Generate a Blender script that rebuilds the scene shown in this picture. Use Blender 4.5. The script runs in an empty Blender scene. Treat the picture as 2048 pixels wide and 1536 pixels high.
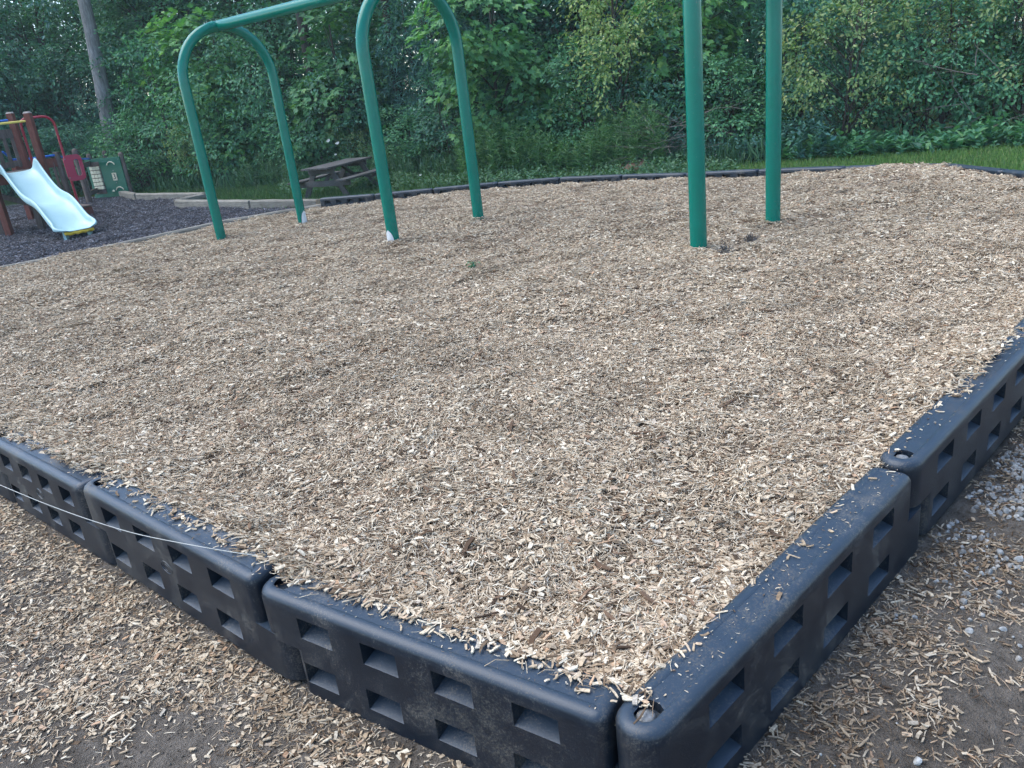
import bpy, bmesh, math, random
import numpy as np
from mathutils import Vector, Matrix

# ------------------------------------------------------------------ camera, sky, sun, exposure
scn = bpy.context.scene
C = scn.collection
PITCH, ROLL, CAMZ, LENS = math.radians(20.872), math.radians(-6.732), 1.5263, 28.243
cF = Vector((0, math.cos(PITCH), -math.sin(PITCH))); cR0 = Vector((1, 0, 0)); cU0 = cR0.cross(cF)
cR = math.cos(ROLL) * cR0 + math.sin(ROLL) * cU0
cU = -math.sin(ROLL) * cR0 + math.cos(ROLL) * cU0
cam_data = bpy.data.cameras.new('camera'); cam = bpy.data.objects.new('camera', cam_data); C.objects.link(cam)
cam_data.lens = LENS; cam_data.sensor_width = 36; cam_data.clip_start = 0.05; cam_data.clip_end = 500
M4 = Matrix((( cR.x, cU.x, -cF.x, 0), (cR.y, cU.y, -cF.y, 0), (cR.z, cU.z, -cF.z, CAMZ), (0, 0, 0, 1)))
cam.matrix_world = M4
scn.camera = cam

SUN_EL, SUN_AZ = math.radians(60), math.radians(-80)      # azimuth from +Y towards +X; from the left of the camera
world = bpy.data.worlds.new('World'); scn.world = world; world.use_nodes = True
wn = world.node_tree; bg = wn.nodes['Background']
sky = wn.nodes.new('ShaderNodeTexSky'); sky.sky_type = 'NISHITA'; sky.sun_disc = False
sky.sun_elevation = SUN_EL; sky.sun_rotation = SUN_AZ; sky.air_density = 1.0; sky.dust_density = 0.4; sky.ozone_density = 1.2
wn.links.new(sky.outputs[0], bg.inputs['Color']); bg.inputs['Strength'].default_value = 0.14
sun_data = bpy.data.lights.new('sun', 'SUN'); sun = bpy.data.objects.new('sun', sun_data); C.objects.link(sun)
sun_data.energy = 1.5; sun_data.angle = math.radians(60); sun_data.color = (1.0, 0.96, 0.89)
sd = Vector((math.sin(SUN_AZ) * math.cos(SUN_EL), math.cos(SUN_AZ) * math.cos(SUN_EL), math.sin(SUN_EL)))
sun.rotation_euler = (-sd).to_track_quat('-Z', 'Y').to_euler()
vs = scn.view_settings; vs.view_transform = 'Standard'; vs.look = 'None'; vs.gamma = 1; vs.use_curve_mapping = False
vs.exposure = 1.57
scn.cycles.max_bounces = 4; scn.cycles.diffuse_bounces = 2; scn.cycles.glossy_bounces = 2; scn.cycles.transmission_bounces = 2
scn.cycles.use_adaptive_sampling = True; scn.cycles.adaptive_threshold = 0.03

rng = np.random.default_rng(7); random.seed(7)
PI = math.pi

# ------------------------------------------------------------------ helpers
def link(nt, a, b): nt.links.new(a, b)
def ramp(nt, stops, interp='LINEAR'):
    n = nt.nodes.new('ShaderNodeValToRGB'); cr = n.color_ramp; cr.interpolation = interp
    while len(cr.elements) < len(stops): cr.elements.new(0.5)
    for e, (p, c) in zip(cr.elements, stops):
        e.position = p; e.color = (c[0], c[1], c[2], 1)
    return n
def noise(nt, scale, detail=4, rough=0.6, vec=None, dist=0.0):
    n = nt.nodes.new('ShaderNodeTexNoise'); n.inputs['Scale'].default_value = scale
    n.inputs['Detail'].default_value = detail; n.inputs['Roughness'].default_value = rough
    n.inputs['Distortion'].default_value = dist
    if vec is not None: link(nt, vec, n.inputs['Vector'])
    return n
def mixrgb(nt, fac, a, b, mode='MIX'):
    n = nt.nodes.new('ShaderNodeMix'); n.data_type = 'RGBA'; n.blend_type = mode
    for s, v in ((n.inputs[0], fac), (n.inputs[6], a), (n.inputs[7], b)):
        if isinstance(v, (tuple, list)): s.default_value = (v[0], v[1], v[2], 1)
        elif isinstance(v, (int, float)): s.default_value = v
        else: link(nt, v, s)
    return n.outputs[2]
def newmat(name):
    m = bpy.data.materials.new(name); m.use_nodes = True
    nt = m.node_tree; b = nt.nodes['Principled BSDF']
    return m, nt, b
def coord(nt, which='Object'):
    return nt.nodes.new('ShaderNodeTexCoord').outputs[which]
def geopos(nt): return nt.nodes.new('ShaderNodeNewGeometry').outputs['Position']
def bump(nt, b, h, strength=0.4, dist=0.01):
    n = nt.nodes.new('ShaderNodeBump'); n.inputs['Strength'].default_value = strength; n.inputs['Distance'].default_value = dist
    link(nt, h, n.inputs['Height']); link(nt, n.outputs[0], b.inputs['Normal'])
def simple(name, c1, c2, scale=6, rough=0.6, bscale=60, bstr=0.2, spec=0.4, metal=0, stretch=None, detail=5):
    m, nt, b = newmat(name); v = coord(nt)
    if stretch:
        mp = nt.nodes.new('ShaderNodeMapping'); mp.inputs['Scale'].default_value = stretch; link(nt, v, mp.inputs['Vector']); v = mp.outputs[0]
    n = noise(nt, scale, detail, 0.65, v); r = ramp(nt, [(0.3, c1), (0.7, c2)]); link(nt, n.outputs[0], r.inputs[0])
    link(nt, r.outputs[0], b.inputs['Base Color'])
    b.inputs['Roughness'].default_value = rough; b.inputs['Specular IOR Level'].default_value = spec; b.inputs['Metallic'].default_value = metal
    if bstr: bump(nt, b, noise(nt, bscale, 3, 0.6, v).outputs[0], bstr, 0.004)
    return m
def island_mat(name, stops, rough=0.8, spec=0.25, transl=0.0, patch=None, grain=None):
    m, nt, b = newmat(name)
    gi = nt.nodes.new('ShaderNodeNewGeometry'); oi = nt.nodes.new('ShaderNodeObjectInfo')
    ad = nt.nodes.new('ShaderNodeMath'); ad.operation = 'ADD'; link(nt, gi.outputs['Random Per Island'], ad.inputs[0]); link(nt, oi.outputs['Random'], ad.inputs[1])
    fr = nt.nodes.new('ShaderNodeMath'); fr.operation = 'FRACT'; link(nt, ad.outputs[0], fr.inputs[0])
    r = ramp(nt, stops); link(nt, fr.outputs[0], r.inputs[0]); col = r.outputs[0]
    if patch:
        n = noise(nt, patch[0], 1, 0.6, gi.outputs['Position']); pr = ramp(nt, [(patch[1], (0, 0, 0)), (patch[2], (1, 1, 1))]); link(nt, n.outputs[0], pr.inputs[0])
        col = mixrgb(nt, pr.outputs[0], col, mixrgb(nt, 1.0, col, patch[3], 'MULTIPLY'))
    if grain:
        n = noise(nt, grain, 0, 0.5, gi.outputs['Position']); gr = ramp(nt, [(0.3, (0.72, 0.7, 0.68)), (0.7, (1.12, 1.1, 1.08))]); link(nt, n.outputs[0], gr.inputs[0])
        col = mixrgb(nt, 1.0, col, gr.outputs[0], 'MULTIPLY')
    if transl:
        tv = ramp(nt, [(0.0, (0.72, 0.74, 0.80)), (0.5, (1.0, 1.0, 1.0)), (1.0, (1.40, 1.30, 1.05))]); mu = nt.nodes.new('ShaderNodeMath'); mu.operation = 'MULTIPLY'; mu.inputs[1].default_value = 7.31
        f2 = nt.nodes.new('ShaderNodeMath'); f2.operation = 'FRACT'; link(nt, oi.outputs['Random'], mu.inputs[0]); link(nt, mu.outputs[0], f2.inputs[0]); link(nt, f2.outputs[0], tv.inputs[0])
        col = mixrgb(nt, 1.0, col, tv.outputs[0], 'MULTIPLY')
    link(nt, col, b.inputs['Base Color']); b.inputs['Roughness'].default_value = rough; b.inputs['Specular IOR Level'].default_value = spec
    if transl:
        t = nt.nodes.new('ShaderNodeBsdfTranslucent'); link(nt, mixrgb(nt, 1.0, col, (1.1, 1.25, 0.6), 'MULTIPLY'), t.inputs[0])
        ms = nt.nodes.new('ShaderNodeMixShader'); ms.inputs[0].default_value = transl
        link(nt, b.outputs[0], ms.inputs[1]); link(nt, t.outputs[0], ms.inputs[2]); link(nt, ms.outputs[0], nt.nodes['Material Output'].inputs[0])
    return m

def fastmesh(name, V, loops, totals):
    me = bpy.data.meshes.new(name); V = np.ascontiguousarray(V, np.float32); loops = np.ascontiguousarray(loops, np.int32); totals = np.ascontiguousarray(totals, np.int32)
    me.vertices.add(len(V)); me.vertices.foreach_set('co', V.ravel())
    me.loops.add(len(loops)); me.loops.foreach_set('vertex_index', loops)
    me.polygons.add(len(totals)); starts = np.concatenate([[0], np.cumsum(totals)[:-1]]).astype(np.int32)
    me.polygons.foreach_set('loop_start', starts); me.polygons.foreach_set('loop_total', totals)
    me.polygons.foreach_set('use_smooth', np.zeros(len(totals), bool)); me.update(calc_edges=True); me.validate()
    return me
class MB:
    """collects faces of one mesh"""
    def __init__(s): s.v = []; s.f = []
    def add(s, vs, fs):
        o = len(s.v); s.v += [tuple(p) for p in vs]; s.f += [[i + o for i in f] for f in fs]; return s
    def box(s, c, d, rot=None, bev=0.0):
        bm = bmesh.new(); bmesh.ops.create_cube(bm, size=1.0)
        for v in bm.verts: v.co = Vector((v.co.x * d[0], v.co.y * d[1], v.co.z * d[2]))
        if bev: bmesh.ops.bevel(bm, geom=bm.edges[:], offset=bev, segments=2, affect='EDGES', profile=0.6)
        R = rot if rot is not None else Matrix.Identity(3)
        bm.verts.ensure_lookup_table(); bm.verts.index_update()
        s.add([R @ v.co + Vector(c) for v in bm.verts], [[v.index for v in f.verts] for f in bm.faces]); bm.free(); return s
    def beam(s, a, b, w, h, bev=0.004, roll=0.0):
        """box from a to b, w across, h tall"""
        a = Vector(a); b = Vector(b); d = (b - a); L = d.length; x = d.normalized()
        up = Vector((0, 0, 1)) if abs(x.z) < 0.95 else Vector((0, 1, 0))
        y = up.cross(x).normalized(); z = x.cross(y)
        R = Matrix((x, y, z)).transposed()
        if roll: R = R @ Matrix.Rotation(roll, 3, 'X')
        return s.box((a + b) / 2, (L, w, h), R, bev)
    def tube(s, pts, rad, n=12, cap=True):
        pts = [Vector(p) for p in pts]; m = len(pts); rad = rad if isinstance(rad, (list, tuple)) else [rad] * m
        vs = []; t0 = (pts[1] - pts[0]).normalized()
        ref = Vector((0, 0, 1)) if abs(t0.z) < 0.9 else Vector((1, 0, 0)); nrm = t0.cross(ref).normalized()
        for i in range(m):
            t = (pts[min(i + 1, m - 1)] - pts[max(i - 1, 0)]).normalized()
            nrm = (nrm - t * nrm.dot(t)).normalized(); bn = t.cross(nrm)
            for k in range(n):
                a = 2 * PI * k / n; vs.append(pts[i] + (nrm * math.cos(a) + bn * math.sin(a)) * rad[i])
        fs = [[i * n + k, i * n + (k + 1) % n, (i + 1) * n + (k + 1) % n, (i + 1) * n + k] for i in range(m - 1) for k in range(n)]
        if cap: fs += [list(range(n))[::-1], [(m - 1) * n + k for k in range(n)]]
        return s.add(vs, fs)
    def lathe(s, c, prof, n=16):
        vs = [(c[0] + r * math.cos(2 * PI * k / n), c[1] + r * math.sin(2 * PI * k / n), c[2] + z) for r, z in prof for k in range(n)]
        m = len(prof)
        fs = [[i * n + k, i * n + (k + 1) % n, (i + 1) * n + (k + 1) % n, (i + 1) * n + k] for i in range(m - 1) for k in range(n)]
        fs.append([(m - 1) * n + k for k in range(n)])
        return s.add(vs, fs)
    def mesh(s, name):
        me = bpy.data.meshes.new(name); me.from_pydata(s.v, [], s.f); me.update(); return me
    def build(s, name, m, parent=None, smooth=False, angle=40):
        me = s.mesh(name); return place(name, me, m, parent, smooth, angle)
def place(name, me, m, parent=None, smooth=False, angle=40):
    if m is not None and not me.materials: me.materials.append(m)
    if smooth:
        me.polygons.foreach_set('use_smooth', [True] * len(me.polygons)); me.set_sharp_from_angle(angle=math.radians(angle))
    o = bpy.data.objects.new(name, me); C.objects.link(o)
    if parent is not None: o.parent = parent
    return o
def tag(o, label=None, cat=None, group=None, kind=None):
    if label: o['label'] = label
    if cat: o['category'] = cat
    if group: o['group'] = group
    if kind: o['kind'] = kind
    return o
def thing(name, label, cat, loc=(0, 0, 0), rz=0.0, group=None):
    o = bpy.data.objects.new(name, None); C.objects.link(o); o.location = loc; o.rotation_euler = (0, 0, rz); o.empty_display_size = 0.2
    return tag(o, label, cat, group)
def copy_tree(o, parent=None):
    c = o.copy(); C.objects.link(c); c.parent = parent
    for ch in list(o.children): copy_tree(ch, c)
    return c

# ------------------------------------------------------------------ terrain functions
def gnd(y):
    y = np.asarray(y, float); t = y - 4.5
    z = -0.045 * (np.sqrt(t * t + 0.25) + t) / 2
    return np.where(z < -0.32, -0.32, np.maximum(z, -0.32)) + 0.0
def gz(y): return float(gnd(y))
_ph = rng.uniform(0, 2 * PI, (40,)); _dir = rng.uniform(0, 2 * PI, (40,))
def wob(x, y, wl, k0=0, n=8):
    x = np.asarray(x, float); y = np.asarray(y, float); s = 0
    for i in range(n):
        w = 2 * PI / (wl * (0.6 + 0.1 * i)); a = _dir[k0 + i]
        s = s + np.sin((x * np.cos(a) + y * np.sin(a)) * w + _ph[k0 + i])
    return s / math.sqrt(n)
def seg_dist(x, y, chain):
    d = np.full(np.shape(x), 1e9)
    for (ax, ay), (bx, by) in zip(chain[:-1], chain[1:]):
        vx, vy = bx - ax, by - ay; L2 = vx * vx + vy * vy
        t = np.clip(((x - ax) * vx + (y - ay) * vy) / L2, 0, 1)
        d = np.minimum(d, np.hypot(x - ax - t * vx, y - ay - t * vy))
    return d
def inside(x, y, poly):
    x = np.asarray(x, float); y = np.asarray(y, float); r = np.zeros(x.shape, bool); n = len(poly)
    for i in range(n):
        (x1, y1), (x2, y2) = poly[i], poly[(i + 1) % n]
        c = ((y1 > y) != (y2 > y)) & (x < (x2 - x1) * (y - y1) / (y2 - y1 + 1e-12) + x1); r ^= c
    return r

RCH = [(0.19, 1.27), (1.16, 2.17), (2.13, 3.08), (3.07, 3.96), (4.01, 4.83), (4.95, 5.70)]
RUP = [(4.95, 5.70), (4.97, 6.77), (5.00, 7.85), (5.02, 8.92)]
FAR = [(5.02, 8.92), (4.31, 9.92), (3.55, 10.83), (2.75, 11.55), (1.95, 12.2), (1.07, 12.75), (0.1, 13.08), (-0.95, 13.26), (-1.92, 13.43), (-2.86, 13.74)]
LCH = [(0.19, 1.27), (-0.69, 1.90), (-1.53, 2.67), (-2.25, 3.32), (-3.10, 4.08), (-3.95, 4.84), (-4.8, 5.60)]
TIM = [(-2.44, 13.94), (-4.26, 13.17), (-5.95, 11.46), (-7.65, 9.75)]
BED = RCH + RUP[1:] + FAR[1:] + TIM + LCH[:0:-1]
_su = (math.cos(-0.760), math.sin(-0.760))
POSTS = [(-0.575 + _su[0] * i * 3.375 - s_ * _su[1] * 0.6158, 8.458 + _su[1] * i * 3.375 + s_ * _su[0] * 0.6158, 0.055 if (i, s_) == (1, -1) else 0.022) for i in (-1, 0, 1) for s_ in (-1, 1)]
def mulch_z(x, y, rough=True):
    x = np.asarray(x, float); y = np.asarray(y, float)
    h = 0.262 + np.zeros(x.shape)
    dl = seg_dist(x, y, LCH); dr = seg_dist(x, y, RCH); df = seg_dist(x, y, FAR); dt = seg_dist(x, y, TIM); du = seg_dist(x, y, RUP)
    h += 0.056 * np.exp(-(dl / 0.20) ** 2) * np.clip((-0.1 - x) / 0.5, 0, 1) + 0.02 * np.exp(-(dl / 0.22) ** 2) * np.clip((-0.6 - x) / 0.3, 0, 1)
    h += (0.006 + 0.05 * np.clip((x - 1.0) / 0.5, 0, 1)) * np.exp(-(dr / 0.17) ** 2)
    for px_, py_, hh in POSTS: h += hh * np.exp(-((x - px_) ** 2 + (y - py_) ** 2) / 0.05)
    h -= 0.062 * np.exp(-(df / 0.7) ** 2) * np.clip((4.6 - x) / 1.0, 0, 1)
    h -= 0.235 * np.exp(-(dt / 0.55) ** 2)
    h += 0.055 * np.exp(-(((x - 4.5) ** 2 + (y - 8.9) ** 2) / 0.5))
    if rough:
        h += 0.013 * wob(x, y, 0.75, 0) + 0.007 * wob(x, y, 0.3, 8) + 0.016 * wob(x, y, 1.9, 16)
    return h + gnd(y)

# ------------------------------------------------------------------ materials
M = {}
def soil_mat():
    m, nt, b = newmat('soil'); p = geopos(nt)
    n1 = noise(nt, 1.3, 5, 0.6, p); n2 = noise(nt, 22, 6, 0.7, p); n3 = noise(nt, 120, 3, 0.7, p)
    r1 = ramp(nt, [(0.3, (0.12, 0.104, 0.087)), (0.6, (0.20, 0.178, 0.152)), (0.8, (0.27, 0.247, 0.22))]); link(nt, n1.outputs[0], r1.inputs[0])
    r2 = ramp(nt, [(0.3, (0.5, 0.48, 0.46)), (0.7, (1.25, 1.22, 1.2))]); link(nt, n2.outputs[0], r2.inputs[0])
    soil = mixrgb(nt, 1.0, r1.outputs[0], r2.outputs[0], 'MULTIPLY')
    # grassy soil beyond the beds
    sp = nt.nodes.new('ShaderNodeSeparateXYZ'); link(nt, p, sp.inputs[0])
    mr = nt.nodes.new('ShaderNodeMapRange'); mr.inputs['From Min'].default_value = 7.0; mr.inputs['From Max'].default_value = 9.0; link(nt, sp.outputs['Y'], mr.inputs['Value'])
    g2 = ramp(nt, [(0.3, (0.045, 0.075, 0.022)), (0.7, (0.10, 0.15, 0.042))]); link(nt, noise(nt, 3, 6, 0.7, p).outputs[0], g2.inputs[0])
    link(nt, mixrgb(nt, mr.outputs[0], soil, g2.outputs[0]), b.inputs['Base Color'])
    ad = nt.nodes.new('ShaderNodeMath'); ad.operation = 'ADD'; link(nt, n2.outputs[0], ad.inputs[0]); link(nt, n3.outputs[0], ad.inputs[1])
    bump(nt, b, ad.outputs[0], 1.0, 0.022); b.inputs['Roughness'].default_value = 0.95; b.inputs['Specular IOR Level'].default_value = 0.15
    return m
M['soil'] = soil_mat()
def under_mat(name, c1, c2, c3):
    m, nt, b = newmat(name); p = geopos(nt)
    n = noise(nt, 70, 5, 0.75, p); r = ramp(nt, [(0.3, c1), (0.5, c2), (0.72, c3)]); link(nt, n.outputs[0], r.inputs[0])
    link(nt, r.outputs[0], b.inputs['Base Color']); bump(nt, b, n.outputs[0], 1.0, 0.02); b.inputs['Roughness'].default_value = 0.95; b.inputs['Specular IOR Level'].default_value = 0.1
    return m
M['mulch_base'] = under_mat('mulch_fines', (0.08, 0.058, 0.041), (0.19, 0.142, 0.10), (0.33, 0.255, 0.185))
M['rubber_base'] = under_mat('rubber_fines', (0.014, 0.013, 0.015), (0.035, 0.033, 0.037), (0.08, 0.077, 0.085))
CHIP_STOPS = [(0.0, (0.0867, 0.0594, 0.0393)), (0.09, (0.1938, 0.1352, 0.0873)), (0.20, (0.3366, 0.2510, 0.1658)), (0.36, (0.4641, 0.3655, 0.2530)), (0.55, (0.5559, 0.4564, 0.3294)),
              (0.72, (0.6375, 0.5462, 0.4123)), (0.86, (0.7140, 0.6435, 0.5073)), (0.90, (0.4284, 0.3893, 0.3272)), (0.955, (0.4998, 0.3136, 0.1908)), (1.0, (0.6528, 0.5732, 0.4363))]
M['chip'] = island_mat('wood_chip', CHIP_STOPS, 0.85, 0.2, 0.0, (1.7, 0.50, 0.70, (0.78, 0.77, 0.76)), 160)
M['chip_dirty'] = island_mat('soiled_wood_chip', [(p, (c[0] * 0.72, c[1] * 0.71, c[2] * 0.71)) for p, c in CHIP_STOPS], 0.9, 0.15, 0.0, (2.2, 0.44, 0.64, (0.66, 0.64, 0.62)), 160)
M['rubber'] = island_mat('rubber_chip', [(0.0, (0.02, 0.018, 0.021)), (0.5, (0.06, 0.056, 0.064)), (0.85, (0.13, 0.125, 0.145)), (1.0, (0.27, 0.27, 0.30))], 0.7, 0.35)
M['gravel'] = island_mat('gravel', [(0.0, (0.17, 0.175, 0.175)), (0.5, (0.29, 0.30, 0.30)), (0.8, (0.40, 0.41, 0.405)), (1.0, (0.22, 0.19, 0.16))], 0.8, 0.3, 0.0, None, 90)
def plastic_mat():
    m, nt, b = newmat('black_plastic'); v = coord(nt); p = geopos(nt)
    n1 = noise(nt, 4.5, 8, 0.78, p, 0.5); n2 = noise(nt, 190, 4, 0.8, p); n3 = noise(nt, 1.7, 4, 0.6, p)
    ad = nt.nodes.new('ShaderNodeMath'); ad.operation = 'MULTIPLY_ADD'; link(nt, n2.outputs[0], ad.inputs[0]); ad.inputs[1].default_value = 0.95; link(nt, n1.outputs[0], ad.inputs[2])
    r = ramp(nt, [(0.492, (0, 0, 0)), (0.53, (0.16, 0.16, 0.16)), (0.57, (0.5, 0.5, 0.5)), (0.64, (0.9, 0.9, 0.9))]); hv_ = nt.nodes.new('ShaderNodeMath'); hv_.operation = 'MULTIPLY'; hv_.inputs[1].default_value = 0.5; link(nt, ad.outputs[0], hv_.inputs[0]); link(nt, hv_.outputs[0], r.inputs[0])
    dirt = ramp(nt, [(0.35, (0.10, 0.088, 0.07)), (0.65, (0.20, 0.18, 0.15))]); link(nt, n3.outputs[0], dirt.inputs[0])
    base = ramp(nt, [(0.35, (0.003, 0.0075, 0.015)), (0.7, (0.006, 0.014, 0.026))]); link(nt, n1.outputs[0], base.inputs[0])
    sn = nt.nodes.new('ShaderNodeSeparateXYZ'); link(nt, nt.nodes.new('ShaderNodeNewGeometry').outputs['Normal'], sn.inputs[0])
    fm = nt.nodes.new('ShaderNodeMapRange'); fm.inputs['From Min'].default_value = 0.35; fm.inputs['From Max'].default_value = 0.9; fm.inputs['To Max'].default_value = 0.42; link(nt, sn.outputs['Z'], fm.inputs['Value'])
    sky_tint = mixrgb(nt, fm.outputs[0], base.outputs[0], (0.050, 0.078, 0.112))  # up-facing plastic painted paler blue, sky reflection put into the colour
    link(nt, mixrgb(nt, r.outputs[0], sky_tint, dirt.outputs[0]), b.inputs['Base Color'])
    rr = nt.nodes.new('ShaderNodeMapRange'); link(nt, r.outputs[0], rr.inputs['Value']); rr.inputs['To Min'].default_value = 0.40; rr.inputs['To Max'].default_value = 0.9
    link(nt, rr.outputs[0], b.inputs['Roughness']); b.inputs['Specular IOR Level'].default_value = 0.42
    bump(nt, b, noise(nt, 260, 2, 0.5, p).outputs[0], 0.18, 0.002)
    return m
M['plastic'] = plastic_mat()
M['galv'] = simple('galvanised_steel', (0.09, 0.09, 0.088), (0.30, 0.31, 0.31), 70, 0.6, 90, 0.4, 0.4, 0.3)
def paint_mat(name, c, rough=0.28, dirt=(0.2, 0.19, 0.16), amt=0.25):
    m, nt, b = newmat(name); v = coord(nt); n = noise(nt, 9, 6, 0.7, v); n2 = noise(nt, 55, 2, 0.5, v)
    r = ramp(nt, [(0.35, tuple(x * 0.95 for x in c)), (0.65, tuple(x * 1.04 for x in c))]); link(nt, n.outputs[0], r.inputs[0])
    s = ramp(nt, [(0.70, (0, 0, 0)), (0.76, (amt, amt, amt))]); link(nt, n2.outputs[0], s.inputs[0])
    link(nt, mixrgb(nt, s.outputs[0], r.outputs[0], dirt), b.inputs['Base Color']); b.inputs['Roughness'].default_value = rough
    rr = nt.nodes.new('ShaderNodeMapRange'); link(nt, n.outputs[0], rr.inputs['Value']); rr.inputs['To Min'].default_value = rough * 0.9; rr.inputs['To Max'].default_value = rough * 1.2
    link(nt, rr.outputs[0], b.inputs['Roughness'])
    return m
M['green'] = paint_mat('green_powder_coat', (0.0003, 0.148, 0.106), 0.24); M['green'].node_tree.nodes['Principled BSDF'].inputs['Specular IOR Level'].default_value = 0.36
M['white_vinyl'] = paint_mat('white_vinyl', (0.62, 0.64, 0.64), 0.5)
def wood_mat(name, c1, c2, c3, stretch=(1.2, 14, 14), rough=0.85):
    m, nt, b = newmat(name); v = coord(nt); mp = nt.nodes.new('ShaderNodeMapping'); mp.inputs['Scale'].default_value = stretch; link(nt, v, mp.inputs['Vector'])
    n = noise(nt, 4, 8, 0.7, mp.outputs[0], 0.6); n2 = noise(nt, 3, 4, 0.6, v)
    r = ramp(nt, [(0.25, c1), (0.5, c2), (0.78, c3)]); link(nt, n.outputs[0], r.inputs[0])
    r2 = ramp(nt, [(0.3, (0.75, 0.75, 0.75)), (0.7, (1.15, 1.15, 1.15))]); link(nt, n2.outputs[0], r2.inputs[0])
    oi = nt.nodes.new('ShaderNodeObjectInfo'); r3 = ramp(nt, [(0, (0.82, 0.82, 0.82)), (1, (1.15, 1.15, 1.15))]); link(nt, oi.outputs['Random'], r3.inputs[0])
    link(nt, mixrgb(nt, 1.0, mixrgb(nt, 1.0, r.outputs[0], r2.outputs[0], 'MULTIPLY'), r3.outputs[0], 'MULTIPLY'), b.inputs['Base Color'])
    b.inputs['Roughness'].default_value = rough; b.inputs['Specular IOR Level'].default_value = 0.2; bump(nt, b, n.outputs[0], 0.5, 0.004)
    return m
M['timber'] = wood_mat('weathered_timber', (0.09, 0.085, 0.07), (0.21, 0.195, 0.165), (0.33, 0.31, 0.27))
M['fresh_end'] = wood_mat('sawn_timber_end', (0.24, 0.15, 0.09), (0.38, 0.26, 0.165), (0.5, 0.38, 0.26))
M['table_wood'] = wood_mat('brown_stained_wood', (0.0415, 0.0370, 0.0351), (0.0785, 0.0741, 0.0716), (0.1291, 0.1358, 0.1323))
M['play_wood'] = wood_mat('redwood_stained_post', (0.10, 0.034, 0.026), (0.165, 0.06, 0.045), (0.22, 0.10, 0.078), (10, 10, 1.2))
M['grey_wood'] = wood_mat('greyed_brown_wood', (0.055, 0.042, 0.036), (0.115, 0.09, 0.078), (0.19, 0.16, 0.145), (10, 10, 1.2))
M['cap_wood'] = simple('bleached_post_top', (0.22, 0.19, 0.165), (0.36, 0.33, 0.3), 20, 0.9)
M['slide'] = simple('pale_blue_plastic', (0.29, 0.46, 0.48), (0.35, 0.53, 0.55), 3, 0.38, 40, 0.03, 0.5)
M['yellow'] = simple('yellow_plastic', (0.55, 0.36, 0.02), (0.68, 0.47, 0.05), 12, 0.5, 40, 0.1)
M['yellow_paint'] = paint_mat('yellow_paint', (0.62, 0.5, 0.10), 0.4)
M['blue'] = paint_mat('blue_paint', (0.015, 0.13, 0.50), 0.4)
M['red'] = paint_mat('red_paint', (0.30, 0.012, 0.03), 0.4)
M['red_plastic'] = paint_mat('red_plastic', (0.38, 0.015, 0.06), 0.42)
M['panel_green'] = paint_mat('green_panel_plastic', (0.0084, 0.1063, 0.0625), 0.45)
M['cream'] = simple('cream_plastic', (0.42, 0.39, 0.27), (0.66, 0.63, 0.47), 25, 0.6)
M['dark_ink'] = simple('dark_print', (0.02, 0.02, 0.022), (0.035, 0.035, 0.04), 5, 0.7)
M['string'] = simple('white_string', (0.34, 0.34, 0.31), (0.5, 0.5, 0.46), 90, 0.8)
M['bark'] = wood_mat('grey_bark', (0.0750, 0.0697, 0.0693), (0.1800, 0.1783, 0.1782), (0.3300, 0.3332, 0.3300), (6, 6, 1.0))
M['bark_dark'] = wood_mat('dark_bark', (0.025, 0.02, 0.018), (0.055, 0.046, 0.04), (0.095, 0.083, 0.072), (6, 6, 1.0))
M['dead'] = simple('dead_twigs', (0.10, 0.085, 0.075), (0.22, 0.2, 0.18), 10, 0.9)
def leafm(name, cols, tr=0.28, rough=0.5, spec=0.35):
    return island_mat(name, cols, rough, spec, tr)
M['leaf_dark'] = leafm('dark_green_leaf', [(0, (0.025, 0.097, 0.069)), (0.5, (0.049, 0.167, 0.108)), (0.85, (0.079, 0.229, 0.141)), (1, (0.114, 0.276, 0.127))])
M['leaf_mid'] = leafm('mid_green_leaf', [(0, (0.037, 0.130, 0.077)), (0.5, (0.070, 0.217, 0.111)), (0.9, (0.117, 0.300, 0.132)), (1, (0.167, 0.320, 0.132))])
M['leaf_maple'] = leafm('maple_leaf', [(0, (0.041, 0.141, 0.064)), (0.5, (0.076, 0.225, 0.091)), (0.9, (0.131, 0.314, 0.112)), (1, (0.180, 0.332, 0.112))], 0.32)
M['leaf_yellow'] = leafm('yellow_green_leaf', [(0, (0.083, 0.170, 0.062)), (0.5, (0.153, 0.250, 0.094)), (0.85, (0.236, 0.322, 0.125)), (1, (0.333, 0.338, 0.146))], 0.3)
M['leaf_blue'] = leafm('blue_green_leaf', [(0, (0.040, 0.126, 0.113)), (0.5, (0.076, 0.208, 0.175)), (1, (0.137, 0.305, 0.238))], 0.25)
M['grass'] = leafm('grass_blade', [(0, (0.0424, 0.0997, 0.0308)), (0.5, (0.0784, 0.1786, 0.0506)), (0.9, (0.1320, 0.2422, 0.0770)), (1, (0.2400, 0.2565, 0.1364))], 0.25, 0.6)
M['weed'] = leafm('weed_leaf', [(0, (0.043, 0.123, 0.065)), (0.5, (0.083, 0.207, 0.098)), (1, (0.149, 0.272, 0.128))], 0.3)
M['petal'] = simple('white_petal', (0.66, 0.68, 0.64), (0.78, 0.79, 0.75), 30, 0.7)
M['lawn_soil'] = M['soil']

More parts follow.
